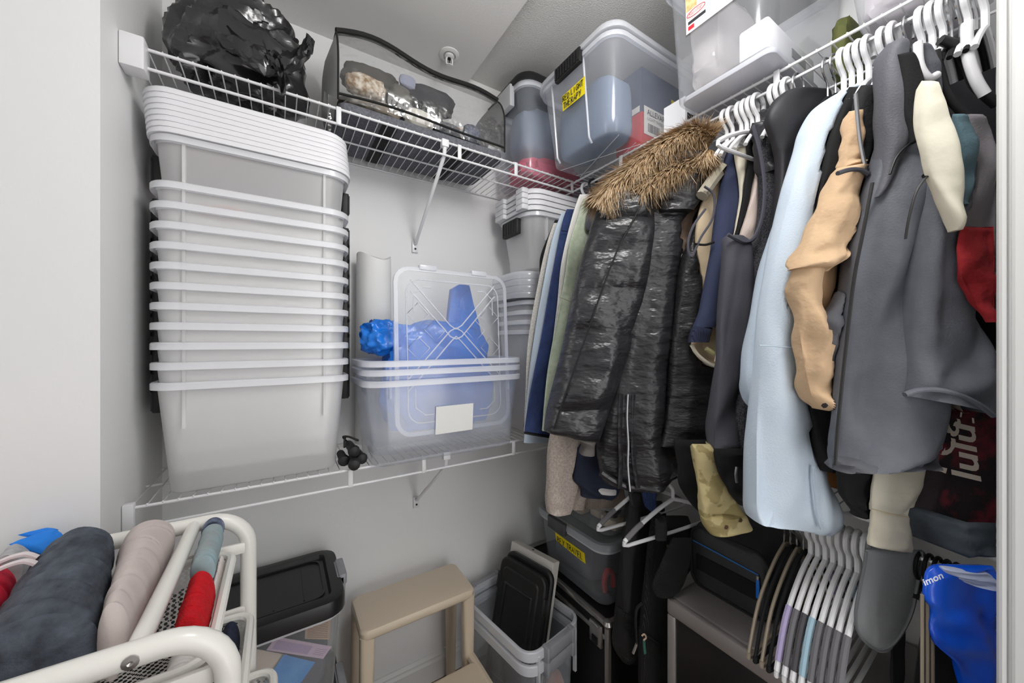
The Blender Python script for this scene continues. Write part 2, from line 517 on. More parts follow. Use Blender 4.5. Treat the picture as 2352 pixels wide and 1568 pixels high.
# stack of nested bins, left on the lower wire shelf
BW, BD, BH = 0.395, 0.285, 0.262
BX, BY = -0.043, 1.252
t0 = thing('storage_bin', 'bottom frosted bin of the tall nested stack on the wire shelf', 'storage bin', (BX, BY, ZL + 0.004), 'nested bins in the tall stack')
bin_parts(t0, BW, BD, BH, 0.020, 0.042, frost, frost_rim, latch=blackrub, latch_w=0.085, latch_drop=0.06)
for k in range(1, 11):
    c = copy_tree(t0)
    c.location = (BX, BY, ZL + 0.004 + 0.0455 * k)
    c['label'] = 'frosted clear bin, %s from the bottom of the tall nested stack' % ORD[k]
c = copy_tree(t0)
c.location = (BX, BY, ZL + 0.564)
c['label'] = 'topmost clear bin of the tall stack, directly under the pile of white lids'
lid0 = lid_mesh(BW + 0.022, BD + 0.022, 0.0165, 0.055).build('bin_lid', whitep, label='lowest white lid of the pile, closing the topmost bin of the tall stack', cat='bin lid', group='white lids on the tall bin stack')
LZ = ZL + 0.564 + BH + 0.0005
lid0.location = (BX, BY, LZ)
for k in range(1, 8):
    c = copy_tree(lid0)
    c.location = (BX - 0.0012 * k, BY + 0.0008 * k, LZ + 0.0128 * k)
    c['label'] = 'white lid, %s from the bottom of the lid pile on the tall bin stack' % ORD[k]
# clothes showing faintly through the upper bins
for i, (n, lab, cx, cy, cz, rr, colr) in enumerate((
        ('folded_shirt', 'orange folded cloth seen faintly inside the top bins', -0.12, 1.19, 1.685, (0.055, 0.06, 0.012), '#d8482c'),
        ('folded_shirt', 'dark folded cloth seen faintly inside the topmost bin', 0.03, 1.22, 1.70, (0.10, 0.06, 0.022), '#4a4a52'),
        ('folded_shirt', 'cream folded cloth seen faintly inside the top bins', 0.04, 1.19, 1.632, (0.07, 0.05, 0.022), '#c9bfa6'))):
    blob(G(), (cx, cy, cz), rr, 0.3, 2.5, i + 3).build(n, M('bin_cloth%d' % i, colr, 0.9), world=True, label=lab, cat='clothes')

# pair of bins with a lid standing in them, middle of the lower shelf
MBX, MBY = 0.452, 1.170
t1 = thing('storage_bin', 'clear bin with a white paper label on its front, beside the jump rope handles', 'storage bin', (MBX, MBY, ZL + 0.004))
bin_parts(t1, 0.50, 0.255, 0.245, 0.018, 0.045, clear, clear_rim, latch=None, ribs=False)
pl_ = G()
z0 = 0.075
pl_.box(-0.062 + 0.004, 0.062 + 0.004, -0.255 / 2 + 0.0085, -0.255 / 2 + 0.0075, z0, z0 + 0.085)
pl_.xf(lambda p: (p.x, p.y - (p.z - 0.115) * 0.077 - 0.001, p.z))
pl_.build('paper_label', paper, t1)
for k, (dz, lab) in enumerate(((0.031, 'second clear bin nested in the bin with the paper label'), (0.056, 'uppermost clear bin holding the upright lid and the blue bag'))):
    t = thing('storage_bin', lab, 'storage bin', (MBX, MBY, ZL + 0.004 + dz))
    bin_parts(t, 0.50, 0.255, 0.245, 0.018, 0.045, clear, clear_rim, latch=None, ribs=(k == 1))
# upright clear lid with crossing channels
lt = thing('bin_lid', 'clear patterned lid standing upright in the bins in front of the blue bag', 'bin lid', (0.4825, 1.082, 1.075))
lw, lh = 0.395, 0.515
def stand(p):   # local lid plane (x, z) leaning back slightly
    return (p.x, p.y + p.z * 0.06, p.z)
g = G()
rings = []
for a, y in ((-0.012, 0.004), (-0.012, 0.0), (0, 0.0), (0.0, 0.012), (-0.003, 0.013), (-0.003, 0.002)):
    rings.append([(q[0], y, q[1] + lh / 2) for q in rrect(lw + 2 * a, lh + 2 * a, 0.05 + a, 6)])
g.loft(rings, cap=False).xf(stand).build('rim', clear_rim, lt)
g = G(); ring = [(q[0], 0.002, q[1] + lh / 2) for q in rrect(lw - 0.02, lh - 0.02, 0.045, 6)]
g.add(ring, [tuple(range(len(ring)))])
g.xf(stand).build('panel', clear, lt, smooth=0)
def chan(name, pts, r=0.0022, loop=False, mm=None):
    G().tube([(x, -0.001, z) for x, z in pts], r, 6, loop=loop).xf(stand).build(name, mm or clear_rim, lt)
g2 = [(q[0], q[1] + lh / 2) for q in rrect(lw - 0.075, lh - 0.075, 0.04, 5)]
chan('inner_rib', g2, 0.002, True)
zc = lh * 0.60
for s in (-1, 1):
    for dz in (-0.018, 0.018):
        chan('channel', [(s * (lw / 2 - 0.04), zc - 0.155 + dz), (s * 0.02, zc - 0.008 + dz), (0, zc + dz * (1.1 if dz > 0 else 0.4))])
        chan('channel', [(s * (lw / 2 - 0.05), zc + 0.15 + dz), (s * 0.02, zc + 0.01 + dz), (0, zc + dz * 0.9)])
    for cx, cz in ((0.07, 0.012), (0.125, -0.045), (0.125, 0.06)):
        d = 0.035
        chan('diamond_rib', [(s * cx, zc + cz + d), (s * (cx + d), zc + cz), (s * cx, zc + cz - d), (s * (cx - d), zc + cz)], 0.0017, True)
    chan('corner_rib', [(s * (lw / 2 - 0.06), lh - 0.14), (s * (lw / 2 - 0.06), lh - 0.085), (s * (lw / 2 - 0.09), lh - 0.06), (s * 0.08, lh - 0.06)], 0.0018)
    chan('corner_rib', [(s * (lw / 2 - 0.06), 0.14), (s * (lw / 2 - 0.06), 0.085), (s * (lw / 2 - 0.09), 0.06), (s * 0.08, 0.06)], 0.0018)
    G().rbox(s * 0.09 - 0.028, s * 0.09 + 0.028, -0.004, 0.016, lh - 0.006, lh + 0.010, 0.003, 0.002, 2).xf(stand).build('lid_catch', clear_rim, lt)

# blue woven carrier bag stuffed in the bins
bluem = M('blue_tarp', '#0f63c6', 0.25, col2='#1b79dd', vscale=9, bump=0.8, bscale=16, coat=0.3, bdist=0.012)
g = G()
blob(g, (0.462, 1.196, 1.225), (0.192, 0.062, 0.195), 0.14, 1.9, 4, 72, 52, 0.7, True, flatbot=1.075)
bag = thing('carrier_bag', 'crumpled bright blue woven carrier bag behind the upright clear lid', 'bag', (0.455, 1.235, 1.07))
g.build('bag_body', bluem, bag, world=True, smooth=55)
g = G()
blob(g, (0.272, 1.196, 1.372), (0.066, 0.055, 0.055), 0.24, 1.8, 11, 60, 44, 0.8, True)
g.build('bag_flap', bluem, bag, world=True, smooth=55)
g = G().loft([[(x + k, 1.205 + 0.015 * sin(i) + y, z) for x, y in ((-w, -0.012), (0, -0.02), (w, -0.012), (w, 0.012), (0, 0.018), (-w, 0.012))] for i, (z, w, k) in
              enumerate(((1.36, 0.075, 0.555), (1.43, 0.06, 0.56), (1.50, 0.045, 0.553), (1.545, 0.036, 0.545), (1.56, 0.02, 0.55)))])
g.build('bag_corner', bluem, bag, world=True, smooth=30)
# white paper roll behind
g = G(); rings = []
for i in range(9):
    z = 1.004 + 0.655 * i / 8
    rr = 0.062 - 0.004 * i / 8
    rings.append([(0.283 + rr * cos(a) * (1 + 0.05 * sin(3 * a)), 1.3625 + rr * 0.74 * sin(a), z + (0.012 * sin(2 * a + 1) if i == 8 else 0)) for a in [2 * pi * k / 28 for k in range(28)]])
g.loft(rings).build('paper_roll', M('roll_paper', '#e8e8e6', 0.6), world=True, label='tall white paper roll standing against the back wall beside the bin stack', cat='paper roll')
# jump rope handles
jr = thing('jump_rope', 'black jump rope handles and cord lying on the wire shelf between the bins', 'jump rope', (0.165, 1.12, 1.003))
for (x, y, z, dx, dy, dz) in ((0.152, 1.118, 1.022, 0.0, 0.09, 0.003), (0.176, 1.098, 1.050, -0.004, 0.10, 0.003), (0.171, 1.072, 1.0195, 0.010, 0.10, 0.004), (0.198, 1.110, 1.022, 0.0, 0.09, 0.002)):
    a = Vector((x, y, z)); d = Vector((dx, dy, dz))
    G().tube([a + d * s_ for s_ in (0, 0.04, 0.15, 0.3, 0.9, 1.0)], [0.006, 0.014, 0.0165, 0.0125, 0.011, 0.006], 12).build('handle', blackrub, jr, world=True)
G().tube(catmull([(0.172, 1.20, 1.055), (0.155, 1.17, 1.080), (0.165, 1.13, 1.088), (0.183, 1.11, 1.080), (0.188, 1.14, 1.074), (0.160, 1.15, 1.084), (0.152, 1.12, 1.062)], 6), 0.0028, 6).build('cord', blackrub, jr, world=True)

# corner stack on the lower shelf: clear bins below, white-lidded bin above
CX_, CY_ = 0.985, 1.25
grp = 'clear bins stacked in the corner of the lower shelf'
ct = thing('storage_bin', 'lowest clear bin of the nested corner stack, standing on the wire shelf', 'storage bin', (CX_, CY_, ZL + 0.004), grp)
bin_parts(ct, 0.40, 0.245, 0.40, 0.02, 0.06, frost, frost_rim, ribs=False, latch=None)
for k in range(1, 4):
    c = copy_tree(ct); c.location = (CX_, CY_, ZL + 0.004 + 0.038 * k); c['label'] = 'clear bin, %s from the bottom of the nested corner stack' % ORD[k]
cl0 = None
for k in range(4):
    if cl0 is None:
        cl0 = lid_mesh(0.45, 0.262, 0.030, 0.07, 0.006).build('bin_lid', clear_rim, label='clear lid in the pile of lids midway up the corner bin stack', cat='bin lid', group='clear lids in the corner stack')
        o = cl0
    else: o = copy_tree(cl0)
    o.location = (CX_ - 0.006, CY_, ZL + 0.525 + 0.0245 * k); o['label'] = 'clear lid, %s from the bottom of the lids midway up the corner stack' % ORD[k]
ub = thing('storage_bin', 'clear bin standing on the corner stack under the white ribbed lids', 'storage bin', (CX_ + 0.01, CY_, ZL + 0.645))
bin_parts(ub, 0.385, 0.245, 0.215, 0.022, 0.06, frost, frost_rim, ribs=True, latch=blackrub, latch_w=0.11, latch_drop=0.055)
wl0 = None
for k in range(4):
    if wl0 is None:
        wl0 = lid_mesh(0.41, 0.265, 0.022, 0.065, 0.006).build('bin_lid', whitep, label='white lid in the pile on top of the corner bin stack', cat='bin lid', group='white lids on the corner bin stack')
        o = wl0
    else: o = copy_tree(wl0)
    o.location = (CX_ + 0.01, CY_, ZL + 0.862 + 0.021 * k); o['label'] = 'white lid, %s from the bottom of the lid pile on the corner stack' % ORD[k]
for o in [x for x in COL.objects if x.name.startswith('bin_lid') and x.get('group') == 'white lids on the corner bin stack']:
    for y0, y1 in ((-0.11, -0.06), (0.03, 0.10)):
        G().rbox(-0.225, -0.195, y0, y1, 0.001, 0.0205, 0.006, 0.003, 3).build('end_handle', whitep, o)

# ---------------------------------------------------------------- things on the upper shelves
def xface_text(X): return ((0, -1, 0), (0, 0, 1))
UZ = ZU + 0.004
# clear bin marked RED LIGHT THERAPY
rb = thing('storage_bin', 'clear bin with yellow RED LIGHT THERAPY tape on the upper shelf', 'storage bin', (1.05, 0.922, UZ))
bin_parts(rb, 0.455, 0.355, 0.280, 0.028, 0.05, clear, clear_rim, ribs=False, latch=None)
lid = lid_mesh(0.485, 0.385, 0.022, 0.06, 0.004)
lid.v = [(p[0], p[1], p[2] + 0.282) for p in lid.v]
lid.build('lid', clear_rim, rb)
g = G().rbox(-0.252, -0.236, -0.062, 0.062, 0.245, 0.292, 0.004, 0.002, 2)
for k in range(9):
    y = -0.055 + k * 0.0137
    g.box(-0.2545, -0.251, y - 0.004, y + 0.004, 0.25, 0.288)
g.build('latch', blackp, rb)
for y in (-0.055, 0.105):
    G().tube([(-0.229, y, 0.27), (-0.203, y, 0.02), (-0.190, y, 0.004)], 0.0035, 6).build('rib', clear_rim, rb)
for k in range(5):
    a = -0.16 + 0.08 * k
    g = G().tube([(a, -0.14, -0.001), (a + 0.10, 0.14, -0.001)], 0.0012, 5); g.tube([(a + 0.1, -0.14, -0.001), (a, 0.14, -0.001)], 0.0012, 5)
    g.build('bottom_rib', clear_rim, rb)
X = 1.05 - 0.2195
g = G().add([(-0.2215, 0.052, 0.153), (-0.2215, -0.058, 0.153), (-0.2262, -0.062, 0.205), (-0.2265, 0.05, 0.202)], [(0, 1, 2, 3)])
g.xf(lambda p: (p.x - 0.002, p.y, p.z)).build('tape', yellow, rb, smooth=0)
nx = Vector((-0.1, 0, 1)).normalized()
handwriting('RED LIGHT', (-0.2276, 0.047, 0.1810), (0, -1, 0), nx, 0.018, 0.0014, rb, world=False)
handwriting('THERAPY', (-0.2252, 0.045, 0.1565), (0, -1, 0), nx, 0.019, 0.0014, rb, world=False)
# contents: slate blue box and the therapy belt carton
blob(G(), (0.924, 0.922, UZ + 0.112), (0.064, 0.128, 0.102), 0.03, 2, 2, 36, 20, 0.35).build('storage_pouch', M('slate_fabric', '#6d7d94', 0.8, bump=0.1), world=True,
    label='slate blue pouch inside the RED LIGHT THERAPY bin', cat='pouch')
bx = thing('product_carton', 'navy and red light therapy carton with a white barcode label inside the clear bin', 'carton', (1.14, 0.854, UZ))
G().box(-0.135, 0.098, -0.068, 0.04, 0.115, 0.262).build('upper_half', M('carton_navy', '#46536b', 0.5), bx)
G().box(-0.135, 0.098, -0.068, 0.04, 0.006, 0.115).build('lower_half', M('carton_red', '#c23b41', 0.5), bx)
g = G().add([(-0.125, -0.0695, 0.045), (0.06, -0.0695, 0.045), (0.06, -0.0695, 0.138), (-0.125, -0.0695, 0.138)], [(0, 1, 2, 3)])
g.build('label', M('label_white', '#dedcd8', 0.6), bx, smooth=0)
text_mesh('ALLEVARED P', (-0.110, -0.0700, 0.112), (1, 0, 0), (0, 0, 1), 0.026, bx, M('print_dark', '#2b2d33', 0.6), world=False, wscale=0.9, bold=0.01)
text_mesh('LIGHT THERAPY BELT', (-0.110, -0.0700, 0.094), (1, 0, 0), (0, 0, 1), 0.015, bx, M('print_grey', '#8c8c90', 0.6), world=False)
g = G(); rnd = random.Random(2); x = -0.105
while x < -0.045:
    w = rnd.choice((0.0012, 0.0022, 0.003)); g.box(x, x + w, -0.0702, -0.0698, 0.056, 0.084); x += w + rnd.choice((0.0015, 0.0026))
g.build('barcode', M('print_dark', '#2b2d33', 0.6), bx, smooth=0)
g = G().add([(0.02, -0.0697, 0.165), (0.085, -0.0697, 0.165), (0.085, -0.0697, 0.205), (0.022, -0.0697, 0.208)], [(0, 1, 2, 3)])
g.build('tape', yellow, bx, smooth=0)
handwriting('RED', (0.034, -0.0701, 0.176), (1, 0, 0), (0, 0, 1), 0.02, 0.0014, bx, world=False)
G().box(-0.1355, -0.1345, -0.06, -0.02, 0.118, 0.138).build('barcode_sticker', M('label_white', '#dedcd8'), bx)

# clear bin with the maker's label
sb = thing('storage_bin', 'tall clear bin with a maker label showing drawers, on the upper shelf', 'storage bin', (1.098, 0.487, UZ))
bin_parts(sb, 0.425, 0.265, 0.34, 0.016, 0.045, clear, clear_rim, ribs=False, latch=None, flange=0.016, rimh=0.03)
lid = lid_mesh(0.455, 0.295, 0.02, 0.06, 0.004); lid.v = [(p[0], p[1], p[2] + 0.342) for p in lid.v]
lid.build('lid', blackp, sb)
for s in (-1, 1):
    G().rbox(-0.05, 0.05, s * 0.145 - 0.012, s * 0.145 + 0.012, 0.27, 0.345, 0.01, 0.004, 3).build('latch', clear_rim, sb)
def lab(y0, y1, z0, z1, m, nm, par=sb, o=0.0):
    def xx(z): return -0.2005 - 0.0145 * z / 0.34 * 1.0 - 0.002 - o
    return G().add([(xx(z0), y0, z0), (xx(z0), y1, z0), (xx(z1), y1, z1), (xx(z1), y0, z1)], [(0, 1, 2, 3)]).build(nm, m, par, smooth=0)
L1 = lab(0.070, -0.052, 0.150, 0.285, paper, 'maker_label')
def sublab(y0, y1, z0, z1, m, nm): return lab(y0, y1, z0, z1, m, nm, L1, 0.0006)
OFF[L1.name] = (0, 0, 0)
sublab(0.069, 0.040, 0.205, 0.284, M('label_photo_wood', '#b98a4d', 0.5, col2='#e2c493', vscale=60), 'photo_print')
sublab(0.012, -0.020, 0.235, 0.284, M('label_photo_room', '#c3b6a3', 0.5, col2='#8a7c6b', vscale=45), 'photo_print')
sublab(-0.025, -0.050, 0.245, 0.284, M('label_photo_wood', '#b98a4d'), 'photo_print')
sublab(0.064, 0.018, 0.170, 0.178, M('print_dark', '#2b2d33'), 'print_bar')
sublab(0.064, 0.048, 0.156, 0.166, M('print_red', '#c02a35', 0.5), 'print_bar')
for k in range(9): sublab(-0.012 - 0.0035 * k, -0.0138 - 0.0035 * k, 0.185, 0.202, M('print_dark', '#2b2d33'), 'barcode_line')
ov = G(); rd = M('print_red', '#c02a35', 0.5)
ov.tube([(-0.2145, 0.041 + 0.024 * cos(a), 0.190 + 0.0085 * sin(a)) for a in [2 * pi * k / 24 for k in range(24)]], 0.0009, 5, loop=True)
ov.build('logo_oval', rd, L1)
text_mesh('Sterilite', (-0.2146, 0.060, 0.1865), (0, -1, 0), (0, 0, 1), 0.013, L1, rd, world=False, shear=0.2, wscale=0.85)
blob(G(), (1.05, 0.543, UZ + 0.163), (0.115, 0.048, 0.125), 0.1, 2.5, 7, 30, 20, 0.5).build('plastic_bag', PL('glossy_bag', '#e9e4e4', 0.75, 0.12), world=True, label='glossy clear bag of papers inside the tall clear bin with the maker label', cat='bag')
g = G().rbox(0.93, 1.2, 0.375, 0.60, UZ + 0.008, UZ + 0.022, 0.02, 0.003); g.build('notebook', M('cover_blue_grey', '#c3c4cc', 0.5), world=True, label='flat grey notebook lying at the bottom of the tall clear bin', cat='notebook')
wb_ = thing('device_box', 'white box with a dark slot inside the tall clear bin', 'box', (1.05, 0.42, UZ + 0.024))
G().rbox(-0.12, 0.14, -0.035, 0.03, 0, 0.07, 0.008, 0.004).build('case', whitep, wb_)
G().box(0.0, 0.08, -0.0365, -0.034, 0.025, 0.045).build('slot', M('slot_grey', '#77797c', 0.5), wb_)
# bin in the near corner of the upper shelf
nb = thing('storage_bin', 'clear lidless-looking bin at the doorway end of the upper shelf', 'storage bin', (1.128, 0.185, UZ))
nb['label'] = 'clear bin with pale contents at the doorway end of the upper shelf'
bin_parts(nb, 0.36, 0.21, 0.30, 0.035, 0.05, clear, clear_rim, ribs=False, latch=None)
blob(G(), (1.14, 0.19, UZ + 0.09), (0.13, 0.07, 0.08), 0.12, 2.5, 9, 30, 20, 0.5).build('folded_linen', M('pale_linen', '#c9c3c8', 0.8), world=True, label='pale folded linen inside the clear bin at the doorway end', cat='linen')
blob(G(), (1.225, 0.325, UZ + 0.08), (0.075, 0.022, 0.08), 0.15, 2.5, 5, 26, 18, 0.6, flatbot=UZ).build('cloth_bag', M('olive_cloth', '#5d6136', 0.9, bump=0.2), world=True, label='dark olive cloth bag wedged between two clear bins on the upper shelf', cat='bag')
wx = thing('small_box', 'small white box with barcode between the clear bins on the upper shelf', 'box', (1.10, 0.665, UZ))
G().box(-0.10, 0.15, -0.035, 0.035, 0, 0.075).build('carton', whitep, wx)
G().box(-0.09, -0.05, -0.0362, -0.0345, 0.01, 0.03).build('barcode', M('print_dark', '#2b2d33'), wx)

# black-lidded tote in the corner of the upper shelf
kb = thing('storage_tote', 'clear tote with a black lid and grey handle in the upper shelf corner', 'storage bin', (0.99, 1.262, UZ))
clear2 = PL('clear_blue_plastic', '#dfe6f0', 0.24, 0.2, edge=0.4, trans=0.2)
bin_parts(kb, 0.42, 0.245, 0.355, 0.014, 0.05, clear2, clear_rim, ribs=False, latch=None, rimh=0.022)
lid = lid_mesh(0.445, 0.27, 0.034, 0.06, 0.006); lid.v = [(p[0], p[1], p[2] + 0.352) for p in lid.v]
lid.build('lid', blackp, kb)
lg = M('latch_pale_grey', '#b9babd', 0.35)
G().rbox(-0.238, -0.216, -0.062, 0.09, 0.275, 0.360, 0.004, 0.003, 2).build('latch', lg, kb)
G().rbox(0.216, 0.234, -0.08, 0.08, 0.275, 0.360, 0.004, 0.003, 2).build('latch', lg, kb)
blob(G(), (0.98, 1.26, UZ + 0.06), (0.16, 0.085, 0.05), 0.25, 2.5, 3, 30, 18, 0.6, True, flatbot=UZ + 0.01).build('pink_cloth', M('pink_cloth', '#e5325f', 0.7), world=True, label='hot pink cloth at the bottom of the black-lidded tote', cat='cloth')
blob(G(), (0.98, 1.27, UZ + 0.22), (0.16, 0.08, 0.10), 0.1, 2.5, 8, 30, 18, 0.5).build('grey_blanket', M('blanket_bluegrey', '#8f9cae', 0.85), world=True, label='blue grey blanket inside the black-lidded tote', cat='blanket')
# ---------------------------------------------------------------- black trash bag and clear zip bag on the upper back shelf
trash = M('trash_bag_plastic', '#232325', 0.24, bump=0.5, bscale=18, spec=0.6, coat=0.3, bdetail=4, stretch=(1, 1, 1.8))
tb = thing('trash_bag', 'glossy black plastic trash bag slumped on the upper wire shelf', 'bag', (-0.09, 1.24, UZ))
g = G(); rings = []
cb_ = Vector((-0.088, 1.245, UZ + 0.13))
for i in range(1, 60):
    th = pi * i / 60; ring = []
    for j in range(84):
        ph = 2 * pi * j / 84
        q = Vector((sin(th) * cos(ph), sin(th) * sin(ph), cos(th)))
        d1 = q.x * 0.8 + q.z * 0.6; d2 = -q.x * 0.6 + q.z * 0.8          # folds run diagonally down the bag
        w_ = noise.noise(Vector((d1 * 1.1 + 4, q.y * 1.3, d2 * 1.1)))
        f1 = abs(noise.noise(Vector((d1 * 1.2 + 3, d2 * 4.2 + 2.0 * w_, q.y * 1.5)))); f2 = abs(noise.noise(Vector((d1 * 3 + 9, d2 * 6.0 + 3 * w_, q.y * 2))))
        k = 1.06 + 0.30 * w_ - 0.36 * f1 - 0.12 * f2
        sp_ = lambda x: math.copysign(abs(x) ** 0.72, x)
        p = cb_ + Vector((sp_(q.x) * 0.150 * k, sp_(q.y) * 0.118 * k, sp_(q.z) * 0.14 * k))
        p.z = max(p.z, UZ + 0.001); p.y = min(p.y, YB - 0.012)
        p.x = max(p.x, XL + 0.012)
        ring.append(p)
    rings.append(ring)
g.loft(rings)
g.build('bag_body', trash, tb, world=True, smooth=35)
g = G(); rnd = random.Random(5)
for k, (pts, w) in enumerate((([(-0.035, 1.128, UZ + 0.085), (-0.004, 1.084, UZ + 0.045), (0.006, 1.082, UZ - 0.02)], 0.035),
                              ([(-0.12, 1.13, UZ + 0.10), (-0.06, 1.105, UZ + 0.065), (0.0, 1.105, UZ + 0.062), (0.05, 1.12, UZ + 0.12), (0.068, 1.13, UZ + 0.17)], 0.06))):
    P = catmull(pts, 6); rings = []
    for i, p in enumerate(P):
        ww = w * (1 - 0.55 * abs(i / (len(P) - 1) - 0.3))
        ring = []
        for j in range(10):
            a = 2 * pi * j / 10
            ring.append((p[0] + 0.3 * ww * cos(a), p[1] + 0.008 * sin(a) + 0.01 * sin(a * 3 + i * .7), p[2] + ww * sin(a) * 0.6 + 0.006 * rnd.uniform(-1, 1)))
        rings.append(ring)
    G().loft(rings).build('bag_fold', trash, tb, world=True, smooth=25)

film = PL('vinyl_film', '#e9ebee', 0.008, 0.06, edge=0.16, trans=0.3, crinkle=1.0)
zb = thing('zip_bag', 'clear vinyl zip bag full of caps and gloves on the upper wire shelf', 'bag', (0.40, 1.245, UZ))
heather = M('heather_grey_felt', '#55565c', 0.9, col2='#6c6d74', vscale=160, bump=0.2, bscale=200)
x0, x1, y0, y1 = 0.135, 0.672, 1.112, 1.378
G().rbox(x0, x1, y0, y1, UZ, UZ + 0.028, 0.03, 0.004).build('base', heather, zb, world=True)
blackw = M('black_webbing', '#191919', 0.8, bump=0.2, bscale=500)
for xx in (0.255, 0.50):
    G().rbox(xx, xx + 0.045, y0 - 0.001, y1, UZ - 0.002, UZ + 0.001, 0.002, 0.0008).build('base_strap', blackw, zb, world=True)
def bagtop(u): return UZ + 0.25 + 0.03 * sin(pi * u * 1.0) * (1 - u) - 0.015 * u + 0.012 * sin(9 * u)
NU = 22
secs = []
for i in range(NU + 1):
    u = i / NU; x = x0 + (x1 - x0) * u; h = bagtop(u)
    bul = 0.012 * sin(pi * u) + 0.006 * sin(7 * u)
    sec = [(x, y0 - bul, UZ + 0.028), (x, y0 - bul - 0.012 * sin(pi * u), UZ + 0.09), (x, y0 - bul * 0.4, UZ + 0.16), (x, y0 + 0.03, h - 0.02), (x, y0 + 0.075, h), (x, y1 - 0.06, h), (x, y1 - 0.02, h - 0.03), (x, y1, UZ + 0.12), (x, y1, UZ + 0.028)]
    secs.append(catmull(sec, 3))
G().loft(secs, cap=False, closed=False).build('vinyl_shell', film, zb, world=True, smooth=60)
for i, nm in ((0, 'end_panel'), (NU, 'end_panel')):
    ring = secs[i]
    g = G(); cx = ring[0][0] + (-0.022 if i == 0 else 0.012)
    cen = (cx, (y0 + y1) / 2, UZ + 0.12)
    mid = [tuple((a + b) / 2 + (0.6 * (cx - ring[0][0]) if k == 0 else 0) for k, (a, b) in enumerate(zip(p, cen))) for p in ring]
    n = len(ring)
    g.add(list(ring) + mid + [cen], [(j, j + 1, n + j + 1, n + j) for j in range(n - 1)] + [(n + j, n + j + 1, 2 * n) for j in range(n - 1)])
    g.build(nm, M('silver_felt', '#a9a9a9', 0.7, bump=0.25, bscale=40), zb, world=True, smooth=60)
G().tube([(secs[i][11][0], secs[i][11][1] - 0.004, secs[i][11][2] + 0.004) for i in range(NU + 1)], 0.0115, 8, flat=0.7).build('zipper', blackw, zb, world=True)
G().tube([secs[i][1] for i in range(NU + 1)], 0.004, 6).build('piping', blackw, zb, world=True)
for i in (0, NU):
    G().tube(secs[i][:14], 0.003, 6).build('piping', blackw, zb, world=True)
# contents
def content(name, label, cat, c, r, col, amp=0.25, seed=1, col2=None, fr=2.4, pw=0.7, vs=30):
    return blob(G(), c, r, amp, fr, seed, 30, 20, pw).build(name, M('cloth_' + col.strip('#') + (col2 or '').strip('#'), col, 0.9, col2=col2, vscale=vs, bump=0.15, bscale=60), world=True, label=label, cat=cat)
def cap(label, c, col, brim, rz, tilt, s=1.0):
    t = thing('baseball_cap', label, 'cap', c, rz=rz)
    g = G(); rings = []
    for i in range(8):
        a = pi / 2 * i / 7
        rr = 0.078 * s * cos(a) ** 0.7 + 0.001; z = 0.095 * s * sin(a)
        rings.append([(rr * cos(b) * 1.05, rr * sin(b), z) for b in [2 * pi * k / 24 for k in range(24)]])
    g.loft(rings).xf(lambda p: (p.x, p.y * cos(tilt) - p.z * sin(tilt), p.y * sin(tilt) + p.z * cos(tilt))).build('crown', M('cap_' + col.strip('#'), col, 0.85, bump=0.2, bscale=90), t)
    g = G(); rings = []
    for i in range(7):
        r = s * (0.074 + 0.062 * i / 6)
        rings.append([(r * sin(b) * (1 - 0.25 * i / 6 * abs(b)), -r * cos(b), -0.012 * s * (i / 6) * (1 - 1.6 * b * b) + 0.003) for b in [-1.05 + 2.1 * k / 14 for k in range(15)]])
    back = [[(p[0], p[1], p[2] - 0.004) for p in r] for r in rings[::-1]]
    g.loft(rings + back, cap=False, closed=False, loop=True).xf(lambda p: (p.x, p.y * cos(tilt) - p.z * sin(tilt), p.y * sin(tilt) + p.z * cos(tilt))).build('brim', M('cap_' + brim.strip('#'), brim, 0.7), t)
    return t
zz = UZ + 0.03
cap('dark grey cap with its brim up inside the clear zip bag', (0.392, 1.245, zz + 0.044), '#3e4046', '#2f3136', 0.35, -0.25, 0.84)
cap('brown cap near the left end of the clear zip bag', (0.243, 1.262, zz + 0.030), '#4a443e', '#c9c9c7', -0.35, -0.25, 0.80)
cap('navy cap with a white brim at the tote end of the clear zip bag', (0.612, 1.232, zz + 0.012), '#26375a', '#d9d9d6', -0.15, -0.15, 0.56)
cap('black cap with a tan brim edge in the middle of the clear zip bag', (0.517, 1.262, zz + 0.038), '#2a2b2e', '#c27c40', 0.15, -0.35, 0.74)
content('bandana', 'brown and white paisley bandana rolled inside the clear zip bag', 'bandana', (0.215, 1.153, zz + 0.082), (0.056, 0.030, 0.029), '#8a6a45', 0.14, 4, '#d8cfc0', vs=70)
content('knit_glove', 'white ribbed knit glove against the front of the clear zip bag', 'glove', (0.372, 1.142, zz + 0.030), (0.046, 0.024, 0.028), '#cfcbc2', 0.14, 5)
content('knit_hat', 'dark patterned knit hat at the bottom of the clear zip bag', 'hat', (0.240, 1.160, zz + 0.025), (0.076, 0.038, 0.022), '#57544f', 0.12, 6, '#8b8174')
content('scarf', 'patterned grey scarf at the bottom of the clear zip bag', 'scarf', (0.472, 1.147, zz + 0.026), (0.044, 0.030, 0.023), '#5b5c61', 0.12, 7, '#3d3e42')
content('grey_sock', 'grey felt bundle beside the brown cap in the clear zip bag', 'clothes', (0.318, 1.172, zz + 0.100), (0.034, 0.028, 0.033), '#5d5a54', 0.12, 8)
content('dark_shirt', 'charcoal shirt filling the back of the clear zip bag', 'clothes', (0.475, 1.349, zz + 0.075), (0.150, 0.018, 0.068), '#3a3b40', 0.12, 9)
content('olive_shirt', 'dark olive shirt piled under the zipper of the clear zip bag', 'clothes', (0.225, 1.349, zz + 0.085), (0.070, 0.018, 0.075), '#45443e', 0.12, 10)
content('brown_shirt', 'brown grey cloth pushed up under the zipper of the clear zip bag', 'clothes', (0.250, 1.250, zz + 0.164), (0.090, 0.044, 0.042), '#504d48', 0.14, 13)
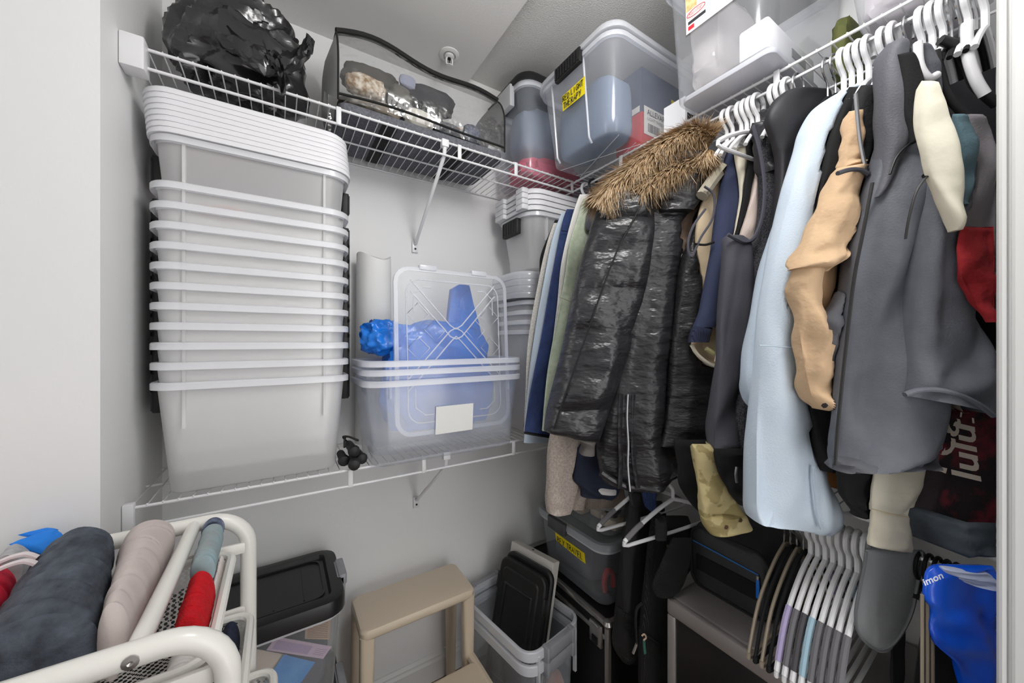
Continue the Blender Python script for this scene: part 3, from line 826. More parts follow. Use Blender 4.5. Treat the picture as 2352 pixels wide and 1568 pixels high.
content('black_shirt', 'black cloth heaped above the dark grey cap in the clear zip bag', 'clothes', (0.450, 1.252, zz + 0.176), (0.088, 0.040, 0.040), '#36373c', 0.14, 14)
content('blue_tag', 'pale lilac cloth tag near the top of the clear zip bag', 'cloth', (0.345, 1.172, zz + 0.160), (0.026, 0.011, 0.020), '#9a9db0', 0.1, 11)
content('grey_gloves', 'blue grey gloves lying between the caps in the clear zip bag', 'gloves', (0.556, 1.142, zz + 0.036), (0.032, 0.024, 0.034), '#6e7280', 0.14, 12, '#4d5058')

# ---------------------------------------------------------------- floor level: totes, stool, nested bins
tote_body = PL('tote_clear', '#d9dde2', 0.22, 0.25, edge=0.35, trans=0.2)
for z, lab in ((0.0, 'lower clear tote with black lid standing on the floor under another tote'), (0.333, 'upper clear tote with black lid holding leaflets, beside the beige step stool')):
    tt = thing('storage_tote', lab, 'storage bin', (-0.055, 1.235, z + 0.001))
    bin_parts(tt, 0.395, 0.265, 0.292, 0.016, 0.045, tote_body, clear_rim, ribs=False, latch=None)
    g = G()
    W, D, r = 0.408, 0.285, 0.045
    g.loft([rrect(W + 2 * a, D + 2 * a, max(r + a, .01), 5, 0, 0, zz_) for a, zz_ in ((-0.01, 0.290), (0.0, 0.284), (0.006, 0.284), (0.006, 0.316), (0.003, 0.324), (-0.012, 0.3265), (-0.028, 0.3265), (-0.034, 0.316), (-0.05, 0.3155))])
    lo = g.build('lid', blackp, tt)
    for k in range(4):
        xk = -0.10 + k * 0.07
        G().box(xk - 0.0012, xk + 0.0012, -0.088, 0.088, 0.315, 0.3182).build('lid_rib', blackp, lo)
    G().loft([rrect(0.325 + 2 * a, 0.205 + 2 * a, 0.03, 4, 0, 0, z_) for a, z_ in ((0.0, 0.3155), (0.0, 0.3205), (-0.004, 0.3205), (-0.004, 0.3155))], cap=False).build('lid_step', blackp, lo)
    for s in (-1, 1):
        g = G().rbox(s * 0.207 - 0.013, s * 0.207 + 0.013, -0.045, 0.052, 0.236, 0.3255, 0.006, 0.004, 3)
        g.rbox(s * 0.214 - 0.012, s * 0.214 + 0.010, -0.045, 0.052, 0.3, 0.331, 0.006, 0.003, 3)
        g.build('latch', greyp, tt)
# leaflets in the upper tote
def sheet(name, label, pts, col, th=0.0012, col2=None, off=None):
    a, b, c, d = [Vector(p) for p in pts]
    n = (b - a).cross(d - a).normalized() * th
    g = G().add([a, b, c, d, a + n, b + n, c + n, d + n], [(0, 1, 2, 3), (7, 6, 5, 4), (0, 4, 5, 1), (1, 5, 6, 2), (2, 6, 7, 3), (3, 7, 4, 0)])
    t = thing(name, label, 'leaflet', tuple(a))
    g.build('sheet', M('paper_' + col.strip('#'), col, 0.5, col2=col2, vscale=20), t, world=True, smooth=0)
    return t, a, b, c, d, -n.normalized() if n.y > 0 else n.normalized()
yf = 1.126
def tp(px, py, y=yf): return at(px, py, Y=y)
s1 = sheet('leaflet', 'pale lilac folded leaflet leaning inside the upper black-lidded tote', [tp(612, 1492), tp(742, 1512), tp(762, 1484), tp(634, 1461)], '#c9afc2')
s2 = sheet('leaflet', 'bright blue brochure leaning inside the upper black-lidded tote', [tp(585, 1600, 1.13), tp(668, 1600, 1.13), tp(724, 1520, 1.135), tp(652, 1502, 1.135)], '#2b83cc', col2='#4a97d6')
s3 = sheet('leaflet', 'beige printed notice standing inside the upper black-lidded tote', [tp(700, 1466, 1.15), tp(757, 1468, 1.15), tp(761, 1404, 1.15), tp(702, 1424, 1.15)], '#c0a184')
s4 = sheet('leaflet', 'cream sheet behind the lilac leaflet in the upper black-lidded tote', [tp(560, 1580, 1.14), tp(640, 1530, 1.14), tp(660, 1503, 1.14), tp(590, 1490, 1.14)], '#d9c7b5')
ink = M('print_purple', '#7d6f96', 0.6)
for (t_, a, b, c, d, n), lines in ((s1, 4), (s3, 12)):
    for k in range(lines):
        g = G()
        if lines == 4: u0, u1, w0 = 0.76, 0.95, 0.25 + 0.14 * k
        else: u0, u1, w0 = 0.1, 0.9, 0.08 + 0.07 * k
        P = lambda u, w: (a + (b - a) * u) + ((d + (c - d) * u) - (a + (b - a) * u)) * w + Vector((0, -0.0016, 0))
        g.add([P(u0, w0), P(u1, w0), P(u1, w0 + 0.03), P(u0, w0 + 0.03)], [(0, 1, 2, 3)])
        g.build('print_line', ink if lines == 4 else M('print_brown', '#94745c', 0.6), t_, world=True, smooth=0)
t_, a, b, c, d, n = s1
P = lambda u, w: (a + (b - a) * u) + ((d + (c - d) * u) - (a + (b - a) * u)) * w + Vector((0, -0.0016, 0))
G().add([P(.06, .15), P(.68, .15), P(.68, .8), P(.06, .8)], [(0, 1, 2, 3)]).build('print_panel', M('print_lilac', '#ad94b4', 0.6), t_, world=True, smooth=0)
blob(G(), (-0.05, 1.26, 0.42), (0.17, 0.085, 0.07), 0.1, 2, 3, 24, 16, 0.4).build('grey_pouch', M('tote_fill', '#5a595e', 0.8), world=True, label='dark grey bundle at the bottom of the upper black-lidded tote', cat='bundle')

# beige step stool
stm = M('stool_beige', '#c7b8a3', 0.38, bump=0.03, bscale=30)
st = thing('step_stool', 'beige two-step stool standing against the back wall', 'step stool', (0.395, 1.17, 0))
def L3(*a): return [Vector(p) - Vector((0.395, 1.17, 0)) for p in a]
g = G().loft([rrect(0.385 + 2 * a, 0.19 + 2 * a, 0.022, 5, 0, 0.09, z) for a, z in ((-0.012, 0.448), (-0.003, 0.452), (0, 0.458), (0, 0.474), (-0.004, 0.480), (-0.01, 0.4815))])
g.build('top_step', stm, st)
def leg(p0, p1, w0, d0, w1, d1, nm='leg'):
    P0, P1 = Vector(p0), Vector(p1); rings = []
    for i in range(9):
        u = i / 8; p = P0.lerp(P1, u); w = w0 + (w1 - w0) * u; d = d0 + (d1 - d0) * u
        rings.append(rrect(w, d, 0.012, 3, p.x, p.y + 0.012 * sin(pi * u) * 0, p.z))
    G().loft(rings).build(nm, stm, st)
for s in (-1, 1):
    leg((s * 0.170, 0.015, 0.46), (s * 0.176, 0.028, 0.0), 0.045, 0.036, 0.032, 0.034)
    leg((s * 0.170, 0.165, 0.46), (s * 0.178, 0.190, 0.0), 0.045, 0.036, 0.032, 0.034)
    leg((s * 0.178, -0.170, 0.235), (s * 0.180, -0.185, 0.0), 0.034, 0.034, 0.030, 0.032, 'front_leg')
    G().tube([(s * 0.179, 0.04, 0.235), (s * 0.179, -0.06, 0.237), (s * 0.179, -0.17, 0.236)], 0.016, 8).build('side_rail', stm, st)
g = G().loft([rrect(0.375 + 2 * a, 0.16 + 2 * a, 0.02, 5, 0, -0.105, z) for a, z in ((-0.01, 0.222), (-0.002, 0.226), (0, 0.232), (0, 0.244), (-0.004, 0.249), (-0.01, 0.25))])
g.build('lower_step', stm, st)

# nested clear bins with grey latches on the floor, black lid and white box standing in them
fb_rz = math.radians(9)
fclear = PL('floor_bin_clear', '#dfe6ee', 0.17, 0.22, edge=0.4, trans=0.2)
for k, (z, lab) in enumerate(((0.001, 'clear bin with grey latches standing on the floor beside the stool, outermost of two'), (0.046, 'inner clear bin with grey latches holding the upright black lid'))):
    fb = thing('storage_bin', lab, 'storage bin', (0.762, 1.155, z), rz=fb_rz)
    bin_parts(fb, 0.250, 0.375, 0.315, 0.014, 0.045, fclear, clear_rim, ribs=False, latch=None, rimh=0.03)
    for s in (-1, 1):
        g = G()
        y = s * 0.204
        g.rbox(-0.064, 0.064, y - 0.011, y + 0.011, 0.277, 0.318, 0.005, 0.003, 3)
        for e in (-1, 1):
            g.rbox(e * 0.062 - 0.008, e * 0.062 + 0.008, y - 0.014, y + 0.014, 0.272, 0.322, 0.004, 0.003, 3)
        g.build('latch', greyp, fb)
        G().box(s * 0.092 - 0.004, s * 0.092 + 0.004, -0.2015, -0.190, 0.19, 0.30).build('rib', clear_rim, fb)
def lean_box(name, label, cat, P, ux, uz, w, h, th, m, r=0.02, parts=None, b=0.004):
    """panel: width along ux, height along uz, thickness along ux x uz"""
    t = thing(name, label, cat, P)
    ux = Vector(ux).normalized(); uz = Vector(uz); uz = (uz - ux * ux.dot(uz)).normalized(); un = ux.cross(uz)
    f = lambda p: ux * p.x + un * p.y + uz * p.z
    def slab(x0, x1, z0, z1, y0, y1, rr):
        rings = []
        for y, k in ((y0, b), (y0 + b, 0), (y1 - b, 0), (y1, b)):
            rings.append([(q[0] + (x0 + x1) / 2, y, q[1] + (z0 + z1) / 2) for q in rrect(x1 - x0 - 2 * k, z1 - z0 - 2 * k, max(rr - k, .001), 4)])
        return G().loft(rings)
    slab(0, w, 0, h, 0, th, r).xf(f).build('body', m, t)
    for nm, (x0, x1, z0, z1, y0, y1, rr), mm in parts or ():
        slab(x0, x1, z0, z1, y0, y1, rr).xf(f).build(nm, mm, t)
    return t
# direction of the panel edge: towards the camera
ue = Vector((0.055, -0.235, 0)); uz = Vector((0.24, 0.05, 1))
bpm = M('black_lid_satin', '#222223', 0.30)
lean_box('tote_lid', 'black ribbed tote lid standing on edge in the clear bins by the stool', 'bin lid', (0.693, 1.272, 0.058), ue, uz, 0.235, 0.435, 0.026, bpm, 0.035,
   [('raised_panel', (0.025, 0.210, 0.03, 0.405, 0.020, 0.033, 0.02), bpm), ('panel_rib', (0.05, 0.185, 0.345, 0.355, 0.026, 0.040, 0.004), bpm), ('panel_rib', (0.05, 0.185, 0.13, 0.138, 0.026, 0.040, 0.004), bpm),
    ('panel_rib', (0.045, 0.053, 0.13, 0.355, 0.026, 0.040, 0.004), bpm), ('panel_rib', (0.182, 0.190, 0.13, 0.355, 0.026, 0.040, 0.004), bpm),
    ('clasp_notch', (-0.006, 0.01, 0.31, 0.37, 0.002, 0.029, 0.004), bpm), ('clasp_notch', (0.225, 0.241, 0.31, 0.37, 0.002, 0.029, 0.004), bpm)], b=0.005)
lean_box('tote_lid', 'second black lid tucked between the ribbed lid and the white box', 'bin lid', (0.720, 1.279, 0.058), ue, uz, 0.240, 0.445, 0.024, bpm, 0.035, [('rim_band', (0.004, 0.236, 0.004, 0.441, 0.009, 0.015, 0.032), bpm)], b=0.006)
lean_box('flat_box', 'white flat cardboard box standing behind the black lids in the clear bins', 'box', (0.766, 1.300, 0.058), ue, uz, 0.225, 0.455, 0.040, M('white_card', '#d3cfc8', 0.6), 0.004,
   [('hand_hole', (0.10, 0.108, 0.4545, 0.4565, 0.016, 0.024, 0.003), M('dark_metal', '#2a2a2a'))], b=0.0015)
blob(G(), (0.838, 1.032, 0.115), (0.030, 0.030, 0.055), 0.08, 2, 5).build('cable_coil', M('peach_cloth', '#d89a84', 0.8, col2='#d9d2cb', vscale=14), world=True, label='peach and white bundle low in the clear bins by the stool', cat='bundle')

# flight case, travel bin and cable box against the right wall
fc = thing('flight_case', 'black flight case with silver edges under the REY TRAVEL bin', 'case', (1.1215, 1.128, 0.001))
alu = M('aluminium', '#b9b6b2', 0.28, 0.9)
G().box(-0.178, 0.170, -0.252, 0.262, 0, 0.398).build('body', M('case_black', '#161617', 0.4, bump=0.1, bscale=300), fc)
for y in (-0.252, 0.262):
    for x in (-0.178, 0.170):
        G().rbox(x - 0.009, x + 0.009, y - 0.009, y + 0.009, 0, 0.392, 0.004, 0.002, 2).build('corner_edge', alu, fc)
    G().rbox(-0.178, 0.170, y - 0.009, y + 0.009, 0.385, 0.402, 0.004, 0.002, 2).build('top_edge', alu, fc)
for x in (-0.178, 0.170):
    G().rbox(x - 0.009, x + 0.009, -0.252, 0.262, 0.385, 0.402, 0.004, 0.002, 2).build('top_edge', alu, fc)
    G().rbox(x - 0.006, x + 0.006, -0.247, 0.257, 0.335, 0.350, 0.003, 0.002, 2).build('lid_seam', alu, fc)
for y in (-0.252, 0.262):
    G().lathe([(0, -0.014), (0.012, -0.012), (0.017, 0), (0.012, 0.012), (0, 0.016)], n=14).xf(lambda p: (p.x - 0.178, p.y + y, p.z + 0.395)).build('ball_corner', alu, fc)
for y in (-0.205, 0.14):
    lo = G().rbox(-0.192, -0.178, y - 0.028, y + 0.028, 0.30, 0.375, 0.003, 0.002, 2).build('latch', alu, fc)
    G().rbox(-0.196, -0.190, y - 0.014, y + 0.014, 0.305, 0.33, 0.003, 0.002, 2).build('hasp', M('dark_metal', '#2a2a2a'), lo)
    G().tube([(-0.197, y - 0.02, 0.372), (-0.199, y, 0.378), (-0.197, y + 0.02, 0.372)], 0.004, 6).build('hinge_pin', alu, lo)
RT = (1.120, 1.098, 0.404)
rt = thing('storage_bin', 'clear lidded bin with yellow REY TRAVEL tape on the flight case', 'storage bin', RT)
tclear = PL('travel_bin_clear', '#cfd6dd', 0.18, 0.2, edge=0.4, trans=0.2)
bin_parts(rt, 0.325, 0.385, 0.222, 0.018, 0.045, tclear, clear_rim, ribs=False, latch=None)
lid = lid_mesh(0.352, 0.412, 0.024, 0.06, 0.004); lid.v = [(p[0], p[1], p[2] + 0.216) for p in lid.v]
lrim = PL('travel_lid', '#b9c0c4', 0.6, 0.3, trans=0.2)
lid.build('lid', lrim, rt)
G().rbox(-0.192, -0.172, -0.01, 0.095, 0.195, 0.243, 0.006, 0.004, 3).build('latch', M('latch_dark_grey', '#47474a', 0.4), rt)
g = G().add([(-0.156, 0.075, 0.135), (-0.1545, -0.095, 0.125), (-0.158, -0.092, 0.165), (-0.160, 0.078, 0.170)], [(0, 1, 2, 3)])
g.xf(lambda p: (p.x - 0.003, p.y, p.z)).build('tape', yellow, rt, smooth=0)
handwriting('REY TRAVEL', (-0.1618, 0.066, 0.136), (0, -1, 0), Vector((-0.08, 0, 1)).normalized(), 0.024, 0.0016, rt, world=False)
blob(G(), (1.122, 1.135, 0.492), (0.118, 0.125, 0.078), 0.05, 2, 3, 30, 18, 0.4).build('travel_pouch', M('travel_slate', '#565a66', 0.8, col2='#6a6167', vscale=8), world=True, label='slate grey travel pouch inside the REY TRAVEL bin', cat='pouch')
G().tube(catmull([(1.025, 0.965, 0.428), (1.012, 0.957, 0.47), (1.022, 0.952, 0.51), (1.05, 0.952, 0.49), (1.058, 0.957, 0.44)], 6), 0.010, 8).build('red_strap', M('red_strap', '#b8202c', 0.6), world=True, label='red curled strap in the near end of the REY TRAVEL bin', cat='strap')
cb = thing('storage_box', 'shallow clear box of chargers and cables on top of the REY TRAVEL bin', 'storage bin', (1.135, 1.092, 0.646))
cclear = PL('cable_box_clear', '#cdd2d6', 0.16, 0.15, edge=0.45, trans=0.2)
bin_parts(cb, 0.30, 0.36, 0.125, 0.016, 0.04, cclear, lrim, ribs=False, latch=None)
lid = lid_mesh(0.325, 0.385, 0.022, 0.05, 0.004); lid.v = [(p[0], p[1], p[2] + 0.122) for p in lid.v]
lid.build('lid', lrim, cb)
g = G().add([(-0.147, 0.07, 0.045), (-0.147, 0.02, 0.035), (-0.150, 0.025, 0.085), (-0.150, 0.06, 0.085)], [(0, 1, 2, 3)]); g.build('tape', yellow, cb, smooth=0)
g = G().add([(-0.06, -0.181, 0.03), (0.03, -0.181, 0.028), (0.03, -0.184, 0.09), (-0.06, -0.184, 0.088)], [(0, 1, 2, 3)]); g.build('tape', yellow, cb, smooth=0)
handwriting('APP', (-0.045, -0.1845, 0.064), (1, 0, 0), (0, 0, 1), 0.018, 0.0016, cb, world=False)
handwriting('CORD', (-0.045, -0.1830, 0.036), (1, 0, 0), (0, 0, 1), 0.018, 0.0016, cb, world=False)
for i, (x, y, z, sx, sy, sz) in enumerate(((1.06, 1.137, 0.652, 0.055, 0.07, 0.035), (1.075, 0.975, 0.652, 0.06, 0.075, 0.04), (1.10, 1.067, 0.652, 0.06, 0.055, 0.03))):
    G().rbox(x - sx / 2, x + sx / 2, y - sy / 2, y + sy / 2, z, z + sz, 0.012, 0.006).build('power_adapter', M('adapter_cream', '#cbbda9', 0.4), world=True, label=['cream power adapter under the yellow tape in the cable box', 'cream power adapter at the near corner of the cable box', 'cream power adapter in the middle of the cable box'][i], cat='power adapter')
rnd = random.Random(8)
for k in range(4):
    cx, cy = (1.065, 1.16, 1.235, 1.16)[k], (1.145, 1.175, 1.09, 1.005)[k]
    P = [(cx + (0.032 + 0.006 * sin(3 * a)) * cos(a), cy + 0.036 * sin(a), 0.700 + 0.0055 * i / 3.0) for i in range(24) for a in (2 * pi * i / 20 * 1.7,)]
    G().tube(P, 0.0022, 5).build('charging_cable', M('cable_beige', '#bba893', 0.5), world=True, label='thin beige charging cable coiled inside the shallow clear box', cat='cable', group='cables in the shallow clear box')
wc = thing('webcam', 'round black webcam inside the shallow clear cable box', 'webcam', (1.075, 0.975, 0.692))
blob(G(), (0, 0, 0.034), (0.034, 0.034, 0.034), 0, 1, 1, 24, 16, 1.0).build('housing', M('gloss_black', '#0f1114', 0.12), wc)
G().lathe([(0, 0), (0.02, 0), (0.02, 0.006), (0, 0.01)]).build('foot', blackp, wc)

# grey safe and the lunch cooler on it
sf = thing('steel_safe', 'grey metal safe with a black door standing on the floor against the right wall', 'safe', (1.135, 0.385, 0.001))
steel = M('steel_grey', '#97918f', 0.30, 0.35, bump=0.03, bscale=200)
SX, SY0, SY1, SZ = -0.178, -0.285, 0.268, 0.618
g = G().rbox(SX + 0.004, 0.172, SY0, SY1, 0, SZ, 0.01, 0.008, 4)
g.build('body', steel, sf)
fr = 0.045
def frm(a, b, c_, d): return G().rbox(SX - 0.012, SX + 0.008, a, b, c_, d, 0.006, 0.005, 3)
frm(SY0, SY1, SZ - fr, SZ - 0.001).build('door_frame', steel, sf); frm(SY0, SY1, 0.001, fr).build('door_frame', steel, sf)
frm(SY1 - fr * 0.55, SY1, fr, SZ - fr).build('door_frame', steel, sf); frm(SY0, SY0 + fr * 0.55, fr, SZ - fr).build('door_frame', steel, sf)
G().rbox(SX - 0.006, SX + 0.008, SY0 + fr * 0.6, SY1 - fr * 0.6, fr + 0.003, SZ - fr - 0.003, 0.004, 0.003, 2).build('door', M('door_black', '#1a1819', 0.3), sf)
lb = thing('cooler_bag', 'black lunch cooler bag with a blue zipper on top of the grey safe', 'bag', (1.170, 0.548, 0.6195))
bagm = M('nylon_black', '#303032', 0.6, bump=0.2, bscale=350)
g = G(); rings = []
for x, k in ((-0.105, 0.012), (-0.095, 0.002), (-0.06, -0.004), (0.06, -0.004), (0.12, 0.01)):
    rings.append([(x, q[0], q[1] + 0.092) for q in rrect(0.215 - 2 * k, 0.182 - 2 * k, 0.035, 5)])
g.loft(rings).build('body', bagm, lb)
G().tube([(-0.1, q[0], q[1] + 0.092) for q in rrect(0.210, 0.176, 0.034, 5)], 0.0045, 6, loop=True).build('piping', M('nylon_piping', '#1a1a1b', 0.7), lb)
G().tube([(-0.108, 0.095, 0.135), (-0.109, 0.0, 0.131), (-0.108, -0.085, 0.126)], 0.002, 6).build('zipper', M('zip_blue', '#2f6fb8', 0.5), lb)
G().box(-0.1085, -0.105, -0.09, 0.085, 0.055, 0.10).build('velcro_strip', M('velcro_black', '#101011', 0.95), lb)
G().rbox(-0.113, -0.108, -0.089, -0.080, 0.065, 0.115, 0.002, 0.002, 3).build('zip_pull', M('pull_blue', '#1668c4', 0.4), lb)
G().tube([(-0.111, -0.085, 0.124), (-0.114, -0.085, 0.116)], 0.004, 8).build('zip_slider', alu, lb)
# ---------------------------------------------------------------- white wire-basket cart at the left
cartm = M('cart_white_paint', '#e4e2dc', 0.3, coat=0.2)
def mesh_mat():
    m = bpy.data.materials.new('perforated_mesh'); m.use_nodes = True
    nt = m.node_tree; N, L = nt.nodes.new, nt.links.new
    b = nt.nodes['Principled BSDF']; b.inputs['Base Color'].default_value = lin('#dcdad5'); b.inputs['Roughness'].default_value = 0.4
    tc = N('ShaderNodeTexCoord'); mp = N('ShaderNodeMapping'); mp.inputs['Rotation'].default_value = (0.6, 0.5, 0.78)
    mp.inputs['Scale'].default_value = (170, 170, 170)
    vo = N('ShaderNodeTexVoronoi'); vo.inputs['Scale'].default_value = 1.0; vo.inputs['Randomness'].default_value = 0.0
    th = N('ShaderNodeMath'); th.operation = 'GREATER_THAN'; th.inputs[1].default_value = 0.47
    tr = N('ShaderNodeBsdfTransparent'); mx = N('ShaderNodeMixShader')
    L(tc.outputs['Object'], mp.inputs['Vector']); L(mp.outputs['Vector'], vo.inputs['Vector']); L(vo.outputs['Distance'], th.inputs[0])
    L(th.outputs[0], mx.inputs[0]); L(tr.outputs[0], mx.inputs[1]); L(b.outputs[0], mx.inputs[2])
    L(mx.outputs[0], nt.nodes['Material Output'].inputs['Surface'])
    return m
meshm = mesh_mat()
CXR, CXL, CYF, CYB, CZ = -0.058, -0.66, 0.605, 0.965, 0.990
cart = thing('basket_cart', 'white steel cart with mesh pull-out baskets full of rolled clothes', 'cart', (-0.36, 0.79, 0.001))
def arc(cx, cz, r, a0, a1, n=8): return [(cx + r * cos(a0 + (a1 - a0) * i / n), cz + r * sin(a0 + (a1 - a0) * i / n)) for i in range(n + 1)]
for y in (CYF, CYB):
    pts = [(CXR, 0.002)] + [(CXR, 0.5)] + arc(CXR - 0.065, CZ - 0.065, 0.065, 0, pi / 2) + [(-0.36, CZ)] + arc(CXL + 0.065, CZ - 0.065, 0.065, pi / 2, pi) + [(CXL, 0.5), (CXL, 0.002)]
    G().tube([(x, y, z) for x, z in pts], 0.0145, 12).build('end_frame', cartm, cart, world=True)
    for z in (0.925, 0.790, 0.655, 0.40):
        s = 1 if y == CYF else -1
        ru = G().rbox(CXL + 0.02, CXR - 0.005, y + s * 0.010 - 0.004, y + s * 0.010 + 0.004, z - 0.011, z + 0.011, 0.002, 0.002, 2).build('runner', cartm, cart, world=True)
        for x in (CXR - 0.05, CXR - 0.20):
            G().lathe([(0, 0), (0.006, 0), (0.006, 0.003), (0.003, 0.004), (0, 0.0025)], n=10).xf(lambda p: (x + p.x, y - (0.0 if s > 0 else 0.014) + p.y * 0 - s * p.z * (1 if s > 0 else 1) + (0.006 if s > 0 else 0), z + p.y)).build('screw', alu, ru, world=True)
for x, z in ((-0.146, CZ), (-0.60, CZ), (CXL, 0.3)):
    G().tube([(x, CYF, z), (x, CYB, z)], 0.0115, 10).build('cross_tube', cartm, cart, world=True)
for x in (-0.146,):
    G().lathe([(0, 0), (0.008, 0), (0.008, 0.002), (0.003, 0.003), (0, 0.001)], n=12).xf(lambda p: (x + p.x, CYF - 0.0135 - p.z, CZ + p.y)).build('bolt', alu, cart, world=True)
for xr, z, dep in ((-0.082, 0.928, 0.11), (-0.052, 0.793, 0.11), (-0.012, 0.658, 0.11), (-0.085, 0.40, 0.25)):
    y0, y1, x0 = CYF + 0.028, CYB - 0.028, CXL + 0.02
    ba = G().tube([(p[0], p[1], z) for p in rrect(xr - x0, y1 - y0, 0.03, 5, (x0 + xr) / 2, (y0 + y1) / 2)], 0.0078, 8, loop=True).build('basket', cartm, cart, world=True)
    g = G(); rings = [[(p[0], p[1], zz_) for p in rrect(xr - x0 - 2 * k, y1 - y0 - 2 * k, 0.028, 5, (x0 + xr) / 2, (y0 + y1) / 2)] for zz_, k in ((z, 0.002), (z - dep * 0.5, 0.008), (z - dep, 0.016))]
    g.loft(rings, cap=False); n = len(rings[0]); g.f.append(tuple(range(2 * n, 3 * n)))
    g.build('mesh_sides', meshm, ba, world=True)
# rolled clothes in the top basket
def roll(name, label, A, B, rx, rz, m, seed=0, fold=0.004, rx2=None, kfold=9, cat='clothes', spiral=False, droop=0.0):
    A, B = Vector(A), Vector(B); t = thing(name, label, cat, tuple(A.lerp(B, .5) - Vector((0, 0, rz))))
    ax = (B - A).normalized(); u = Vector((0, 0, 1)).cross(ax).normalized(); w = ax.cross(u)
    rings = []; NV, NU_ = 90, 36; rx2 = rx2 or rx
    rr_ = random.Random(seed * 7 + 1)
    creases = [((k + rr_.uniform(.2, .8)) / 7, rr_.uniform(.009, .022), rr_.uniform(.4, 1.5), rr_.uniform(-.6, 1.0)) for k in range(7)]
    for i in range(NV + 1):
        s = i / NV; p = A.lerp(B, s); e = min(1, (min(s, 1 - s) * 30 + 0.02) ** 0.5)
        wx = (rx + (rx2 - rx) * s)
        ring = []
        for j in range(NU_):
            a = 2 * pi * j / NU_
            d = fold * 0.9 * noise.noise(Vector((s * 4 + seed, 0.9 * cos(a), 0.9 * sin(a))))
            for cs, cw, cd, ct in creases:
                x_ = (s - cs - ct * cos(a) * 0.10 - 0.02 * sin(a)) / cw
                d -= fold * cd * (math.exp(-x_ * x_) - 0.45 * math.exp(-(x_ - 2.2) ** 2))
            d *= (1 if sin(a) > -.2 else .3)
            ring.append(p + u * (cos(a) * (wx * e + d)) + w * (math.copysign(abs(sin(a)) ** 0.85, sin(a)) * (rz * e + d)) + Vector((0, 0, -droop * (2 * s - 1) ** 2)))
        rings.append(ring)
    G().loft(rings).build('roll', m, t, world=True, smooth=60)
    return t
denim = M('charcoal_knit', '#33373f', 0.9, col2='#59616c', vscale=55, bump=0.25, bscale=260, ramp=(.3, .75), stretch=(1, .45, 1))
blushm = M('blush_cotton', '#c2b6b2', 0.9, bump=0.12, bscale=200)
roll('rolled_jeans', 'thick roll of charcoal heather fabric on top of the cart', (-0.292, 0.928, 0.992), (-0.242, 0.642, 0.985), 0.042, 0.054, denim, 1, 0.005, rx2=0.052)
roll('rolled_shirt', 'pale blush rolled shirt lying beside the cross tube of the cart', (-0.204, 0.928, 0.985), (-0.1765, 0.642, 0.985), 0.036, 0.048, blushm, 2, 0.003, rx2=0.0115)
rt_ = roll('rolled_shorts', 'red rolled shorts with white stripes on the cart', (-0.385, 0.885, 0.985), (-0.352, 0.642, 0.982), 0.042, 0.046, M('red_jersey', '#d01f3c', 0.75, bump=0.12, bscale=180), 3, 0.004, rx2=0.050)
for k, dz in ((0, 0.0), (1, -0.016)):
    P = [at(px, py + 16 * k, Y=0.850 - 0.02 * k) for px, py in ((0, 1290), (30, 1278), (60, 1272), (86, 1280))]
    G().tube(catmull([tuple(p) for p in P], 5), 0.0055, 6, flat=0.6).build('stripe', M('white_stripe', '#d9cfd0', 0.8), rt_, world=True)
roll('rolled_tee', 'white and light grey rolled top behind the red shorts', (-0.412, 0.940, 1.004), (-0.408, 0.895, 1.002), 0.024, 0.028, M('white_jersey', '#d2d0cc', 0.85, bump=0.12), 4, 0.002)
roll('rolled_tee', 'grey marl rolled top beside the blue shirt', (-0.3625, 0.940, 1.002), (-0.3605, 0.898, 1.000), 0.017, 0.028, M('grey_marl', '#9b9b9d', 0.9, col2='#c7c7c8', vscale=30, bump=0.12), 5, 0.002)
def slab_cloth(name, label, P, th, m, seed=0, cat='clothes', nu=20, nv=16, amp=0.0015):
    """cushioned quad of cloth from four world corners"""
    a, b, c, d = [Vector(p) for p in P]; n = (b - a).cross(d - a).normalized(); top, bot = [], []
    for i in range(nv + 1):
        r1, r2 = [], []
        for j in range(nu + 1):
            u, v = j / nu, i / nv
            p = a.lerp(b, u).lerp(d.lerp(c, u), v)
            e = (max(0, 4 * u * (1 - u)) * max(0, 4 * v * (1 - v))) ** 0.3
            k = amp * noise.noise(Vector((u * 4 + seed, v * 4, seed)))
            r1.append(p + n * (th * e * 0.5 + k)); r2.append(p - n * (th * e * 0.5 - k))
        top.append(r1); bot.append(r2)
    g = G()
    g.loft(top, cap=False, closed=False); g.loft([list(r)[::-1] for r in bot], cap=False, closed=False)
    return g.build(name, m, world=True, label=label, cat=cat, smooth=60)
slab_cloth('folded_shirt', 'bright blue folded shirt corner against the wall behind the cart', [at(20, 1250, Y=0.935), at(105, 1275, Y=0.92), at(150, 1235, Y=0.95), at(128, 1214, Y=0.965)], 0.02, M('bright_blue_cotton', '#1f7fe0', 0.7), 2)
slab_cloth('folded_shirt', 'bright blue collar lying on top of the marl roll', [at(40, 1228, Y=0.955), at(100, 1240, Y=0.955), at(135, 1216, Y=0.968), at(110, 1212, Y=0.97)], 0.012, M('bright_blue_cotton', '#1f7fe0', 0.7), 5)
roll('rolled_shirt', 'sage grey rolled shirt under the cross tube of the cart', (-0.113, 0.926, 0.976), (-0.112, 0.805, 0.968), 0.017, 0.027, M('sage_print', '#8f9798', 0.9, col2='#8ea5ab', vscale=25), 6, 0.002)
roll('rolled_tee', 'navy patterned roll at the wall end of the cart basket', (-0.114, 0.9475, 0.982), (-0.114, 0.931, 0.982), 0.017, 0.022, M('navy_print', '#2a3148', 0.85, col2='#8790a5', vscale=40), 7, 0.0015)
roll('rolled_shirt', 'lavender rolled top in the front of the top basket', (-0.119, 0.922, 0.916), (-0.118, 0.805, 0.908), 0.011, 0.025, M('lavender_cotton', '#a9aec4', 0.9), 8, 0.0015)
